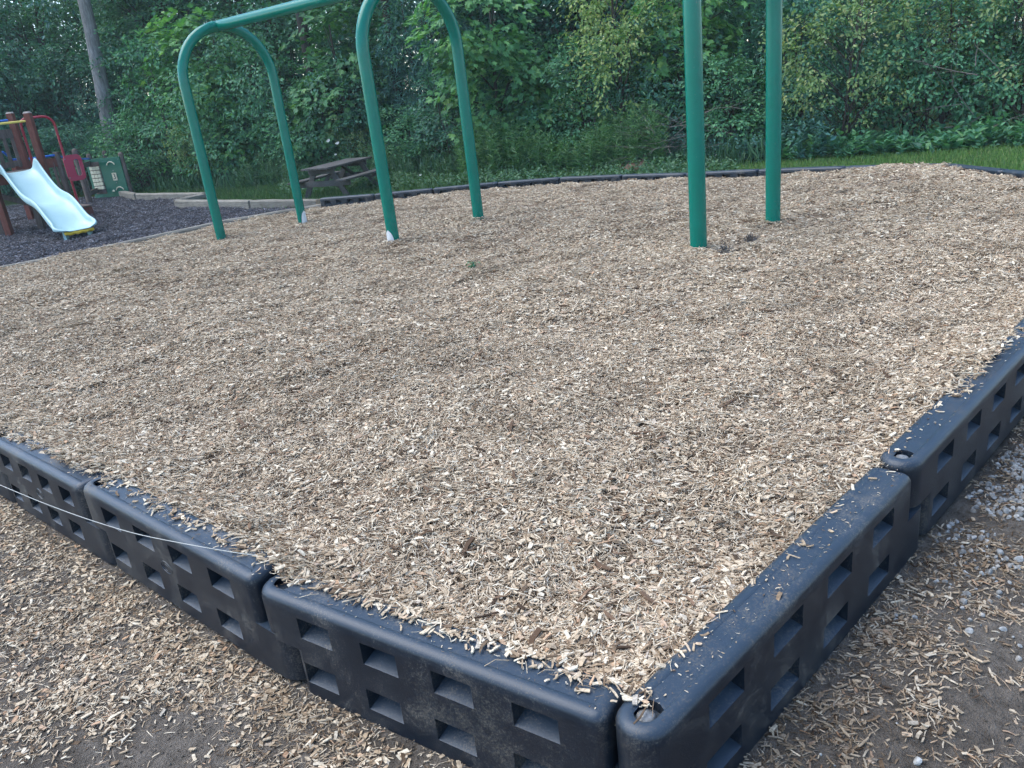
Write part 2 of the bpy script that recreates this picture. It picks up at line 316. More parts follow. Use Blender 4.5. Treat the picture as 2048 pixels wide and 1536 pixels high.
# ------------------------------------------------------------------ ground, mulch bed, rubber bed
def grid_obj(name, xs, ys, zf, m, keep=None, kind='structure'):
    X, Y = np.meshgrid(xs, ys); Z = zf(X, Y); nx, ny = len(xs), len(ys)
    V = np.stack([X, Y, Z], -1).reshape(-1, 3)
    i = np.arange(ny - 1)[:, None] * nx + np.arange(nx - 1)[None, :]
    Q = np.stack([i, i + 1, i + nx + 1, i + nx], -1).reshape(-1, 4)
    if keep is not None:
        cx = V[Q, 0].mean(1); cy = V[Q, 1].mean(1); Q = Q[keep(cx, cy)]
        used, inv = np.unique(Q, return_inverse=True); V = V[used]; Q = inv.reshape(-1, 4)
    me = fastmesh(name, V, Q.ravel(), np.full(len(Q), 4)); o = place(name, me, m, None, True, 180); o['kind'] = kind
    return o
def ground_z(x, y):
    r = 0.012 * wob(x, y, 0.9, 0) + 0.006 * wob(x, y, 0.33, 8)
    near = np.exp(-np.maximum(0, np.asarray(y) - 5) / 3)
    fade = np.clip(seg_dist(x, y, LCH + [(-7.65, 9.75)]) / 0.3, 0.25, 1) * np.clip(seg_dist(x, y, RCH + RUP[1:] + FAR[1:]) / 0.3, 0.25, 1)
    return gnd(y) + r * (0.35 + 0.65 * near) * fade - 0.004
xs = np.unique(np.concatenate([np.linspace(-260, -12, 20), np.arange(-12, -4, 0.4), np.arange(-4, 4, 0.07), np.arange(4, 14, 0.4), np.linspace(14, 260, 20)]))
ys = np.unique(np.concatenate([np.linspace(-200, -3, 12), np.arange(-3, 0.4, 0.4), np.arange(0.4, 5, 0.07), np.arange(5, 30, 0.5), np.linspace(30, 330, 20)]))
grid_obj('ground', xs, ys, ground_z, M['soil'])
bx = np.arange(-8.4, 5.3, 0.07); by = np.arange(1.2, 14.2, 0.07)
grid_obj('mulch_bed', bx, by, lambda x, y: mulch_z(x, y) - 0.014 - 0.05 * np.exp(-(np.minimum(seg_dist(x, y, LCH), seg_dist(x, y, RCH)) / 0.09) ** 2), M['mulch_base'], lambda x, y: inside(x, y, BED) & (seg_dist(x, y, LCH) > 0.03))
RUB = [TIM[0], TIM[1], TIM[2], TIM[3], (-9.2, 8.2), (-16, 12), (-16, 22.6), (-9.9, 22.3), (-8.45, 20.2), (-6.17, 18.2), (-6.5, 17.5), (-4.46, 15.43), (-3.02, 14.3)]
rub_z = lambda x, y: gnd(y) + 0.05 + 0.018 * wob(x, y, 1.2, 16) + 0.008 * wob(x, y, 0.4, 8)
grid_obj('rubber_mulch_bed', np.arange(-16, -2, 0.12), np.arange(8.2, 22.7, 0.12), rub_z, M['rubber_base'], lambda x, y: inside(x, y, RUB))

# ------------------------------------------------------------------ plastic border sections
T2 = 0.0625; BH = 0.305
def offset_loop(P, d):
    P = np.array(P); n = len(P); out = []
    for i in range(n):
        a = P[i] - P[i - 1]; b = P[(i + 1) % n] - P[i]
        a = a / (np.linalg.norm(a) + 1e-9); b = b / (np.linalg.norm(b) + 1e-9)
        t = a + b; t /= (np.linalg.norm(t) + 1e-9); nrm = np.array([-t[1], t[0]])      # inward for a CCW loop
        c = max(0.5, float(np.dot(nrm, np.array([-a[1], a[0]]))))
        out.append(P[i] + nrm * d / c)
    return np.array(out)
def section_mesh(L, seed):
    mb = MB(); r = random.Random(seed)
    pc = [L * q for q in (0.155, 0.365, 0.575, 0.785)]; pw = 0.066 * L / 1.22
    brk = sorted([c - pw for c in pc] + [c + pw for c in pc])
    def loop(x0, x1, round0, round1, sh=0.0):
        """CCW outline: front side (-y) x0->x1, end, back x1->x0, end; returns points and the tags of pocket edges"""
        pts = []; er = 0.03
        def end(xc, sgn, full):
            res = []
            if full:
                for k in range(11): a = -PI / 2 + PI * k / 10; res.append((xc + sgn * T2 * math.cos(a), T2 * math.sin(a)))
            else:
                for k in range(5): a = -PI / 2 + PI / 2 * k / 4; res.append((xc - sgn * er + sgn * er * math.cos(a), -T2 + er + er * math.sin(a)))
                for k in range(5): a = PI / 2 * k / 4; res.append((xc - sgn * er + sgn * er * math.cos(a), T2 - er + er * math.sin(a)))
            return res if sgn > 0 else res[::-1]
        pts += [(x + sh, -T2) for x in brk]
        pts += end(x1, 1, round1)
        pts += [(x + sh, T2) for x in brk[::-1]]
        pts += end(x0, -1, round0)
        return pts
    nb = len(brk)
    def shell(P, zs, pz, rim, top_z, hole=None, groove=False):
        P = np.array(P); n = len(P)
        ne = (n - 2 * nb) // 2
        rings = [(P, z) for z in zs]
        for k in range(1, 6 if rim else 1): a = PI / 2 * k / 5; rings.append((offset_loop(P, rim * (1 - math.cos(a))), top_z - rim + rim * math.sin(a)))
        if groove:
            rings.append((offset_loop(P, rim + 0.008), top_z)); rings.append((offset_loop(P, rim + 0.012), top_z - 0.0025))
        pock = {}
        for j in range(nb // 2): pock[2 * j] = -1; pock[nb + ne + 2 * j] = 1
        vs = []; fs = []
        for Q, z in rings: vs += [(q[0], q[1], z) for q in Q]
        for i in range(len(rings) - 1):
            z0, z1 = rings[i][1], rings[i + 1][1]
            for k in range(n):
                k2 = (k + 1) % n
                a, b, c, d = i * n + k, i * n + k2, (i + 1) * n + k2, (i + 1) * n + k
                if k in pock and abs(z0 - pz[0]) < 1e-6 and abs(z1 - pz[1]) < 1e-6:
                    s = pock[k]; o = len(vs); dy = -s * 0.060
                    for q in (a, b, c, d):
                        x, y, z = vs[q]; vs.append((x * 1.0 + (0.006 if q in (a, d) else -0.006) * (1 if s < 0 else -1), y + dy, z + (0.022 if q in (a, b) else -0.003)))
                    for e, g in ((a, b), (b, c), (c, d), (d, a)):
                        ie = (a, b, c, d).index(e); ig = (a, b, c, d).index(g)
                        fs.append([e, g, o + ig, o + ie])
                    fs.append([o, o + 1, o + 2, o + 3])
                else: fs.append([a, b, c, d])
        off = len(mb.v); mb.add(vs, fs)
        # top cap, with a round recess for the stake
        Q, z = rings[-1]; bm = bmesh.new(); outer = [bm.verts.new((q[0], q[1], z)) for q in Q]
        edges = [bm.edges.new((outer[i], outer[(i + 1) % n])) for i in range(n)]
        if hole:
            hv = [bm.verts.new((hole[0] + hole[2] * math.cos(2 * PI * k / 20), hole[1] + hole[2] * math.sin(2 * PI * k / 20), z)) for k in range(20)]
            edges += [bm.edges.new((hv[i], hv[(i + 1) % 20])) for i in range(20)]
        bmesh.ops.triangle_fill(bm, use_beauty=True, use_dissolve=False, edges=edges, normal=(0, 0, 1)); bm.verts.index_update()
        mb.add([v.co for v in bm.verts], [[v.index for v in f.verts] for f in bm.faces]); bm.free()
        if hole:
            pr = [(hole[2], z), (hole[2] - 0.003, z - 0.02), (0.001, z - 0.021)]
            vs = [(hole[0] + r_ * math.cos(2 * PI * k / 20), hole[1] + r_ * math.sin(2 * PI * k / 20), zz) for r_, zz in pr for k in range(20)]
            mb.add(vs, [[i * 20 + k, (i + 1) * 20 + k, (i + 1) * 20 + (k + 1) % 20, i * 20 + (k + 1) % 20] for i in range(2) for k in range(20)])
    up = loop(0.0, L - 0.066, True, False); lo = loop(0.066, L, False, True, -0.014)
    shell(up, [0.152, 0.196, 0.262, 0.270], (0.196, 0.262), 0.026, BH, (0.0, 0.0, 0.038), True)
    shell(lo, [0.0, 0.046, 0.112, 0.152], (0.046, 0.112), 0.0, 0.152)
    me = mb.mesh('border_body')
    return me
def emblem_mesh(L):
    mb = MB(); cx = L * 0.47; z0 = 0.157
    pts = [(cx + 0.034 * math.cos(a), -T2 - 0.0005, z0 + 0.021 * math.sin(a)) for a in np.linspace(0, 2 * PI, 25)]
    mb.tube(pts, 0.0016, 5, False)
    pts = [(cx + 0.018 * math.cos(a) * (1 - 0.25 * t), -T2 - 0.0005, z0 + 0.012 * math.sin(a)) for t, a in zip(np.linspace(0, 1, 14), np.linspace(0.5, 5.2, 14))]
    mb.tube(pts, 0.0014, 5, True)
    return mb.mesh('emblem')
def border(a, b, label, group, emblem=False, stake=True, seed=0, dz=0.0):
    a = np.array(a); b = np.array(b); d = b - a; L = float(np.hypot(*d)); rz = math.atan2(d[1], d[0])
    za, zb = gz(a[1]) + dz, gz(b[1]) + dz
    t = thing('border_section', label, 'border', (a[0], a[1], za), rz, group)
    t.rotation_euler = (0, -math.atan2(zb - za, L), rz)
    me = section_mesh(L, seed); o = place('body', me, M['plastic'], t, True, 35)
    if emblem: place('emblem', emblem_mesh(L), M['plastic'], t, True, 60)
    if stake:
        sb = MB(); sb.lathe((0, 0, 0), [(0.010, 0.02), (0.010, BH - 0.021), (0.021, BH - 0.0205), (0.0215, BH - 0.014), (0.018, BH - 0.009), (0.010, BH - 0.006), (0.001, BH - 0.005)], 16)
        sb.build('stake', M['galv'], t, True, 50)
    return t
GR = 'black plastic border sections round the mulch bed'
rl = ['near black plastic border section with steel stake head at the bottom front corner', 'black plastic border section with steel stake head beside the white gravel',
      'black plastic border section cut off by the right edge of the photo', 'black plastic border section beyond the right edge of view', 'black plastic border section past the gravel out of view']
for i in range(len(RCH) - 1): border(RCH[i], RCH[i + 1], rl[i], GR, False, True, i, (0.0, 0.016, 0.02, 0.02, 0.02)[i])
ll = ['dusty black plastic border section running left from the front corner', 'black plastic border section with the white string tied at its end', 'black plastic border section at left with the string crossing before it',
      'black plastic border section at the far left edge behind the string', 'black plastic border section left of the photo edge', 'black plastic border section outermost on the left']
for i in range(len(LCH) - 1): border(LCH[i + 1], LCH[i], ll[i], GR, i in (1, 2), False, 10 + i, (0, 0.018, 0.006, 0.0, 0, 0)[i])
for i in range(len(RUP) - 1):
    border(RUP[i], RUP[i + 1], ['black plastic border section nearest on the far right side', 'black plastic border section at right edge below the lawn', 'black plastic border section just right of the far bed corner'][i], GR, False, False, 20 + i)
fl = ['far black border section left of the heaped far corner', 'far black border section right of the rear post of the nearest swing arch', 'far black border section behind the rear post of the nearest swing arch',
      'far black border section left of the front post of the nearest swing arch', 'far black border section below the dirt mound', 'far black border section below the white wildflower', 'far black border section behind the rear leg of the middle arch',
      'far black border section right of the picnic table', 'far black border section right in front of the picnic table']
for i in range(len(FAR) - 1): border(FAR[i], FAR[i + 1], fl[i], GR, False, False, 30 + i)

# ------------------------------------------------------------------ timbers
def timber(a, b, label, w=0.14, h=0.24, top=0.2, seed=0, end=False):
    a = Vector((a[0], a[1], gz(a[1]) + top)); b = Vector((b[0], b[1], gz(b[1]) + top)); d = b - a
    t = thing('landscape_timber', label, 'timber', a, math.atan2(d.y, d.x), 'weathered timbers edging the beds'); t.rotation_euler = (0, -math.atan2(d.z, d.xy.length), t.rotation_euler.z)
    L = d.length; mb = MB(); bm = bmesh.new(); r = random.Random(seed); n = max(4, int(L / 0.25))
    rows = []
    for i in range(n + 1):
        x = 0.006 + (L - 0.012) * i / n; j = lambda s: r.uniform(-s, s)
        rows.append([(x, -w / 2 + j(.004), -h), (x, -w / 2 + j(.004), -0.02 + j(.004)), (x, -w / 2 + 0.018 + j(.005), j(.004)), (x, w / 2 - 0.018 + j(.005), j(.004)), (x, w / 2 + j(.004), -0.02 + j(.004)), (x, w / 2 + j(.004), -h)])
    vs = [p for q in rows for p in q]; k = 6
    fs = [[i * k + m_, i * k + (m_ + 1) % k, (i + 1) * k + (m_ + 1) % k, (i + 1) * k + m_] for i in range(n) for m_ in range(k)] + [list(range(k))[::-1], [n * k + m_ for m_ in range(k)]]
    mb.add(vs, fs).build('beam', M['timber'], t, True, 30)
    if end:
        mb2 = MB().box((-0.002, 0, -0.075), (0.012, w * 0.94, 0.14), None, 0.004); mb2.build('sawn_end', M['fresh_end'], t)
    for x in (0.18, L - 0.18): MB().lathe((x, 0, -0.002), [(0.012, 0), (0.012, 0.005), (0.001, 0.007)], 8).build('spike', M['galv'], t, True)
    return t
timber(TIM[0], TIM[1], 'weathered timber edge between bed and playground behind the rear leg of the left arch', seed=1)
timber(TIM[1], TIM[2], 'weathered timber edge beside the front leg of the left swing arch', seed=2)
timber(TIM[2], TIM[3], 'weathered timber edge in front of the slide at the left photo edge', seed=3)
timber((-3.0, 14.5), (-4.46, 15.6), 'weathered timber with pale sawn end beside the picnic table', seed=4, end=True)
timber((-4.5, 15.63), (-6.5, 17.36), 'grey timber at the back of the dark rubber mulch', seed=5)
timber((-6.6, 17.5), (-6.2, 18.1), 'short timber set across at the inner corner of the rubber mulch', seed=6)
timber((-6.25, 18.3), (-8.4, 20.05), 'grey timber to the right of the green number panel', seed=7)
timber((-8.45, 20.1), (-9.9, 22.2), 'grey timber running behind the green number panel', seed=8)

# ------------------------------------------------------------------ swing frame
SC = np.array([-0.575, 8.458]); STH = -0.760; SB = 3.375; SW = 0.6158; SR = 0.060; STOP = 2.470
su = np.array([math.cos(STH), math.sin(STH)])
sw = thing('swing_frame', 'green steel swing frame of three arches standing in the wood chips', 'swing frame', (SC[0], SC[1], 0), STH)
for i, lab in ((-1, None), (0, None), (1, None)):
    pts = []
    yb = [SC[1] + su[1] * i * SB - s * 0 for s in (0,)]
    pts.append((i * SB, -SW, -0.5)); pts += [(i * SB, -SW, z) for z in (0, 0.6, 1.2, 1.7)]
    z0 = STOP - SW
    for k in range(0, 25): a = PI - PI * k / 24; pts.append((i * SB, SW * math.cos(a), z0 + SW * math.sin(a)))
    pts += [(i * SB, SW, z) for z in (1.7, 1.2, 0.6, 0, -0.5)]
    ar = MB().tube(pts, SR, 24).build('arch', M['green'], sw, True, 60)
    for s in (-1, 1):        # sleeve where each bent leg meets the beam fitting
        an = [PI / 2 - s * q for q in (0.10, 0.16, 0.22)]
        MB().tube([(i * SB, SW * math.cos(a), z0 + SW * math.sin(a)) for a in an], SR + 0.003, 24).build('sleeve', M['green'], ar, True, 60)
for i in (-1, 0):
    x0, x1 = i * SB - (0.075 if i == -1 else -0.02), (i + 1) * SB + (0.075 if i == 0 else -0.02)
    MB().tube([(x0, 0, STOP + 0.004), (x0 + 0.02, 0, STOP + 0.004), (x1 - 0.02, 0, STOP + 0.004), (x1, 0, STOP + 0.004)], SR + 0.004, 24).build('beam', M['green'], sw, True, 60)
def vinyl(i, s, zc, a0, wid, hgt, name='white_patch'):
    """curved white patch wrapped on a leg foot"""
    vs = []; fs = []; n = 14; m = 8
    for r in range(m + 1):
        v = r / m; half = wid * math.sqrt(max(0.0, 1 - v ** 2.2))
        for k in range(n + 1):
            a = a0 + half * (2 * k / n - 1); vs.append((i * SB + (SR + 0.003) * math.cos(a), s * SW + (SR + 0.003) * math.sin(a), zc + hgt * v))
    for r in range(m):
        for k in range(n): q = r * (n + 1) + k; fs.append([q, q + 1, q + n + 2, q + n + 1])
    MB().add(vs, fs).build(name, M['white_vinyl'], sw, True, 60)
vinyl(0, -1, 0.02, math.radians(-84), 1.0, 0.23)
vinyl(-1, 1, -0.12, math.radians(12), 1.05, 0.25)

# ------------------------------------------------------------------ play structure
GZ = -0.27
E1 = Vector((0.667, -0.745, 0)); E2 = Vector((0.745, 0.667, 0))
P1 = Vector((-9.18, 15.74, 0)); P2 = Vector((-8.49, 16.36, 0)); P3 = P2 - E1 * 1.2; P4 = P1 - E1 * 1.2
PO = Vector((-8.9, 16.6, GZ))
ps = thing('play_structure', 'wooden playground structure with pale blue slide on dark rubber mulch', 'play structure', PO)
def L(v, z=None):
    v = Vector(v); q = v - PO
    if z is not None: q.z = z - PO.z
    return q
def post(p, ztop, w=0.12, m='play_wood', cap=True):
    o = MB().beam(L(p, GZ - 0.25), L(p, ztop), w, w, 0.012).build('post', M[m], ps)
    if cap:
        mb = MB(); q = L(p, ztop); k = w / 2
        mb.add([(q.x - k, q.y - k, q.z), (q.x + k, q.y - k, q.z), (q.x + k, q.y + k, q.z), (q.x - k, q.y + k, q.z), (q.x - k * .6, q.y - k * .6, q.z + .03), (q.x + k * .6, q.y - k * .6, q.z + .03), (q.x + k * .6, q.y + k * .6, q.z + .03), (q.x - k * .6, q.y + k * .6, q.z + .03)],
               [[0, 1, 5, 4], [1, 2, 6, 5], [2, 3, 7, 6], [3, 0, 4, 7], [4, 5, 6, 7]]).build('post_cap', M['cap_wood'], o)
    return o
for q, zt in ((P1, 1.88), (P2, 1.87), (P3, 1.92), (P4, 1.92)): post(q, zt)
DZ = 0.83
for k in range(8):      # deck planks
    a = P1 - E1 * (0.10 + 0.145 * k); b = P2 - E1 * (0.10 + 0.145 * k)
    MB().beam(L(a, DZ), L(b, DZ), 0.135, 0.038, 0.004).build('deck_plank', M['grey_wood'], ps)
for a, b in ((P1, P2), (P2, P3), (P3, P4), (P4, P1)):
    MB().beam(L(a, DZ - 0.10), L(b, DZ - 0.10), 0.04, 0.14, 0.004).build('deck_beam', M['play_wood'], ps)
# guard walls of slats: back (P3-P4) and left (P4-P1)
for a, b, ns in ((P3, P4, 6), (P4, P1, 7)):
    MB().beam(L(a, 1.55), L(b, 1.55), 0.045, 0.17, 0.005).build('rail_board', M['grey_wood'], ps)
    MB().beam(L(a, 0.97), L(b, 0.97), 0.045, 0.10, 0.005).build('rail_board', M['grey_wood'], ps)
    for k in range(ns):
        t = (k + 0.7) / (ns + 0.4); q = a.lerp(b, t)
        MB().beam(L(q, 0.90), L(q, 1.58), 0.065, 0.03, 0.003, math.radians(45)).build('slat', M['grey_wood'], ps)
# cross bars
MB().tube([L(P1, 1.735), L(P2, 1.735)], 0.021, 10).build('yellow_bar', M['yellow_paint'], ps, True)
MB().tube([L(P4, 1.80), L(P3, 1.80)], 0.021, 10).build('blue_bar', M['blue'], ps, True)
# diagonal brace and dark post under the deck
post(Vector((-8.83, 16.27, 0)), 0.70, 0.12, 'grey_wood', False)
post(P4.lerp(P1, 0.55), 0.70, 0.12, 'grey_wood', False)
MB().beam(L(P4, 0.55), L(P2 - E1 * 0.2, 0.05), 0.04, 0.10, 0.004).build('brace', M['grey_wood'], ps)
# slide
S0 = P1.lerp(P2, 0.5) - E1 * 0.03; S1 = Vector((-7.12, 14.26, 0)); SD = (S1 - S0); SLn = SD.xy.length; SD = Vector((SD.x, SD.y, 0)).normalized(); SN = Vector((-SD.y, SD.x, 0))
def slide_z(t):
    z = 0.86 * (1 - t) + (-0.21) * t
    z += 0.10 * math.exp(-((t - 0.0) / 0.10) ** 2) * 0.0
    z += 0.055 * math.sin(2 * PI * (t * 1.9 + 0.02)) * (1 if t < 0.8 else max(0, (1 - t) / 0.2))
    if t > 0.84: z += 0.16 * ((t - 0.84) / 0.16) ** 1.6 * 0.55
    if t < 0.07: z = min(z, 0.865)
    return z
prof = [(-1.20, 0.02), (-1.20, 0.17), (-1.17, 0.20), (-1.10, 0.205), (-1.03, 0.18), (-0.97, 0.09), (-0.86, 0.025), (-0.5, 0.0), (0, -0.006), (0.5, 0.0), (0.86, 0.025), (0.97, 0.09), (1.03, 0.18), (1.10, 0.205), (1.17, 0.20), (1.20, 0.17), (1.20, 0.02)]
NS = 40; vs = []; fs = []
for i in range(NS + 1):
    t = i / NS; c = S0 + SD * (SLn * t); z = slide_z(t)
    hw = 0.28; hs = (0.72 + 0.50 * math.exp(-((t - 0.07) / 0.08) ** 2)) * (0.40 + 0.60 * math.sin(PI / 2 * min(1, (t + 0.002) / 0.075)))
    if t > 0.88: q = (t - 0.88) / 0.12; hs *= max(0.12, 1 - q * 0.92); hw = 0.28 + 0.04 * math.sin(q * PI) - 0.10 * q ** 3
    else: hw = 0.28
    for (px, pz) in prof: vs.append(L(c + SN * (px * hw), z + pz * hs))
m_ = len(prof)
for i in range(NS):
    for k in range(m_ - 1): fs.append([i * m_ + k, (i + 1) * m_ + k, (i + 1) * m_ + k + 1, i * m_ + k + 1])
sl = MB().add(vs, fs).build('slide', M['slide'], ps, True, 60)
sol = sl.modifiers.new('thickness', 'SOLIDIFY'); sol.thickness = 0.018; sol.offset = -1; sub = sl.modifiers.new('smooth', 'SUBSURF'); sub.levels = 1; sub.render_levels = 1
# rolled yellow edge below the exit lip and the support foot
ye = []
for k in range(13):
    u = -1 + 2 * k / 12; q = S1 + SN * (u * 0.24) - SD * (0.05 * u * u + 0.02); ye.append(L(q, slide_z(1.0) - 0.045 + 0.008 * math.sin(k * 2.1)))
MB().tube(ye, 0.030, 8).build('yellow_edge', M['yellow'], sl, True)
MB().beam(L(S1 - SD * 0.16 - SN * 0.20, GZ - 0.05), L(S1 - SD * 0.16 - SN * 0.20, -0.12), 0.05, 0.10, 0.006).build('slide_foot', M['slide'], sl)
MB().beam(L(S1 - SD * 0.16 + SN * 0.20, GZ - 0.05), L(S1 - SD * 0.16 + SN * 0.20, -0.12), 0.05, 0.10, 0.006).build('slide_foot', M['slide'], sl)
# red hoop rail with its panel, on the stair side
def az_pt(az, y, z): return Vector((az * y, y, z))
hp = []
HA = P3 + E2 * 0.13; HB = P3 + E2 * 0.75
for z in (0.0, 0.5, 1.0, 1.45): hp.append(L(HA, z))
for k in range(9):
    a = PI - PI / 2 * k / 8; hp.append(L(HA + E2 * 0.14 + E2 * (0.14 * math.cos(a)), 1.66 + 0.14 * math.sin(a)))
for k in range(9):
    a = PI / 2 - PI / 2 * k / 8; hp.append(L(HB - E2 * 0.2 + E2 * (0.2 * math.cos(a)), 1.60 + 0.2 * math.sin(a)))
for z in (1.2, 0.6, 0.0, -0.3): hp.append(L(HB, z))
MB().tube(hp, 0.026, 10).build('red_hoop', M['red'], ps, True)
def rounded_panel(name, o, ax, w, z0, z1, th, m, slot=None):
    """vertical rounded board in plane ax x Z, with an optional rounded slot"""
    nrm = Vector((ax.y, -ax.x, 0)); bm = bmesh.new()
    def loop(cx, cz, hw, hh, r, n=5):
        res = []
        for qx, qz, a0 in ((1, 1, 0), (-1, 1, PI / 2), (-1, -1, PI), (1, -1, 1.5 * PI)):
            for k in range(n): a = a0 + PI / 2 * k / (n - 1); res.append((cx + qx * (hw - r) + r * math.cos(a), cz + qz * (hh - r) + r * math.sin(a)))
        return res
    lo = loop(w / 2, (z0 + z1) / 2, w / 2, (z1 - z0) / 2, min(w, z1 - z0) * 0.28); loops = [lo]
    if slot: loops.append(loop(*slot))
    es = []; rings = []
    for l_ in loops:
        v = [bm.verts.new(L(o + ax * x, z)) for x, z in l_]; rings.append(v); es += [bm.edges.new((v[i], v[(i + 1) % len(v)])) for i in range(len(v))]
    bmesh.ops.triangle_fill(bm, use_beauty=True, edges=es, normal=nrm)
    g = bmesh.ops.extrude_face_region(bm, geom=bm.faces[:]); vv = [e for e in g['geom'] if isinstance(e, bmesh.types.BMVert)]
    bmesh.ops.translate(bm, vec=nrm * th, verts=vv); bmesh.ops.recalc_face_normals(bm, faces=bm.faces[:])
    me = bpy.data.meshes.new(name); bm.to_mesh(me); bm.free()
    return place(name, me, M[m], ps)
rp = rounded_panel('red_panel', HB - E2 * 0.05, E2, 0.36, 0.47, 1.0, 0.03, 'red_plastic', (0.24, 0.73, 0.055, 0.17, 0.05))
for z in (0.93, 0.55): MB().lathe(L(HB - E2 * 0.02, z) + Vector((E2.y, -E2.x, 0)) * 0.035, [(0.014, -0.014), (0.014, 0.0), (0.008, 0.010), (0.001, 0.012)], 8).build('bolt', M['galv'], rp, True)
# steps beside the tower
for k, (t0, t1, z) in enumerate(((0.05, 0.62, 0.10), (0.45, 1.0, -0.08))):
    so = P3 - E1 * 0.02
    for j in (0.0, 0.7):
        MB().beam(L(so - E1 * j + E2 * t0, (z + GZ - 0.1) / 2), L(so - E1 * j + E2 * t1, (z + GZ - 0.1) / 2), 0.045, z - GZ + 0.1 - 0.03, 0.004).build('step_side', M['play_wood'], ps)
    MB().beam(L(so + E1 * 0.02 + E2 * (t1 - 0.022), (z + GZ - .1) / 2), L(so - E1 * 0.72 + E2 * (t1 - 0.022), (z + GZ - .1) / 2), 0.04, z - GZ + 0.1 - 0.034, 0.004).build('step_front', M['play_wood'], ps)
    for j in range(3):
        tt = t0 + (t1 - t0) * (j + 0.5) / 3
        MB().beam(L(so + E1 * 0.04 + E2 * tt, z), L(so - E1 * 0.74 + E2 * tt, z), (t1 - t0) / 3 - 0.012, 0.035, 0.004).build('tread', M['grey_wood'], ps)
# low rail walk behind the tower leading to the number panel
Q = [az_pt(-0.552, 18.4, 0), az_pt(-0.500, 19.2, 0), az_pt(-0.479, 21.83, 0)]
def round_post(p, zt, r=0.065, m='grey_wood'):
    q = L(p); o = MB().lathe((q.x, q.y, 0), [(r, -0.3), (r, zt - GZ - r), (r * .92, zt - GZ - r * .55), (r * .66, zt - GZ - r * .2), (0.004, zt - GZ)], 14).build('round_post', M[m], ps, True, 50); return o
post(Q[1], 1.05, 0.11, 'grey_wood', False); post(Q[0], 1.0, 0.11, 'play_wood', False)
MB().beam(L(Q[0], 0.84), L(Q[1], 0.84), 0.045, 0.19, 0.005).build('rail_board', M['play_wood'], ps)
MB().beam(L(Q[0], 0.15), L(Q[1], 0.15), 0.045, 0.15, 0.005).build('rail_board', M['grey_wood'], ps)
for k in range(4):
    q = Q[0].lerp(Q[1], (k + .6) / 4.2); MB().beam(L(q, 0.15), L(q, 0.84), 0.06, 0.03, 0.003).build('slat', M['grey_wood'], ps)
MB().tube([L(Q[0], 1.02), L(Q[0].lerp(Q[1], 0.4), 0.99), L(Q[1], 0.99)], 0.024, 10).build('blue_rail', M['blue'], ps, True)
MB().tube([L(az_pt(-0.58, 17.9, 0), 1.25), L(az_pt(-0.56, 18.1, 0), 1.2), L(Q[0], 1.02)], 0.024, 10).build('blue_rail', M['blue'], ps, True)
R4 = az_pt(-0.476, 21.83, 0); R5 = az_pt(-0.4635, 21.75, 0); R6 = az_pt(-0.4445, 22.25, 0); R7 = az_pt(-0.4265, 21.42, 0)
R4b = az_pt(-0.478, 20.6, 0)
round_post(R4b, 1.05, 0.07); round_post(R5, 0.86); round_post(R6, 0.88, 0.062); round_post(R7, 0.82, 0.062)
MB().tube([L(Q[1], 0.96), L(R4b, 0.80), L(R5, 0.73)], 0.022, 10).build('blue_rail', M['blue'], ps, True)
MB().beam(L(R4b, 0.62), L(R5, 0.62), 0.04, 0.12, 0.004).build('rail_board', M['grey_wood'], ps)
MB().beam(L(R5, -0.05), L(R4b, -0.05), 0.04, 0.12, 0.004).build('rail_board', M['grey_wood'], ps)
for k in range(1):
    q = R4b.lerp(R5, (k + .8) / 3.6); MB().beam(L(q, -0.05), L(q, 0.62), 0.07, 0.03, 0.003).build('slat', M['grey_wood'], ps)
# number panel
pa = (R7 - R5); PW = pa.xy.length + 0.10; pa = Vector((pa.x, pa.y, 0)).normalized(); pn = Vector((pa.y, -pa.x, 0))
po = R5 + pn * 0.075 - pa * 0.09
def pl(x, z, d=0.0): return L(po + pa * x + pn * d, z)
Rm = Matrix((pa, -pn, Vector((0, 0, 1)))).transposed()
pan = MB().box(pl(PW / 2, 0.235), (PW, 0.03, 0.97), Rm, 0.006).build('activity_panel', M['panel_green'], ps)
def pb(name, x, z, w, h, d, th, m, bev=0.004): return MB().box(pl(x, z, 0.015 + d + th / 2), (w, th, h), Rm, bev).build(name, M[m], pan)
pb('tile_frame', PW * 0.235, 0.245, 0.335, 0.80, 0.001, 0.008, 'grey_wood')
for r in range(6):
    for c in range(3):
        pb('tile', PW * 0.235 + (c - 1) * 0.102, 0.245 + (2.5 - r) * 0.098, 0.094, 0.080, 0.010, 0.03, 'cream', 0.008)
pb('number_plate', PW * 0.735, 0.245, 0.135, 0.19, 0.002, 0.012, 'cream', 0.006)
tc = bpy.data.curves.new('number', 'FONT'); tc.body = '3'; tc.size = 0.20; tc.align_x = 'CENTER'; tc.align_y = 'CENTER'; tc.extrude = 0.002; tc.resolution_u = 4
to = bpy.data.objects.new('tmp', tc); C.objects.link(to); dg = bpy.context.evaluated_depsgraph_get(); nm = bpy.data.meshes.new_from_object(to.evaluated_get(dg)); bpy.data.objects.remove(to)
nm.transform(Matrix.Translation(pl(PW * 0.735, 0.245, 0.032)) @ (Matrix((pa, Vector((0, 0, 1)), pn)).transposed()).to_4x4())
place('numeral', nm, M['dark_ink'], pan)
for cz, flip in ((0.545, 1), (-0.085, 1)):
    x0 = PW * (0.71 if cz > 0 else 0.78)
    pts = [pl(x0 + 0.13 * math.cos(a), cz + 0.13 * math.sin(a) - 0.06, 0.018) for a in np.linspace(PI * 0.86, PI * 0.14, 12)]
    MB().tube(pts, 0.014, 6).build('arc_slot', M['cream'], pan, True)
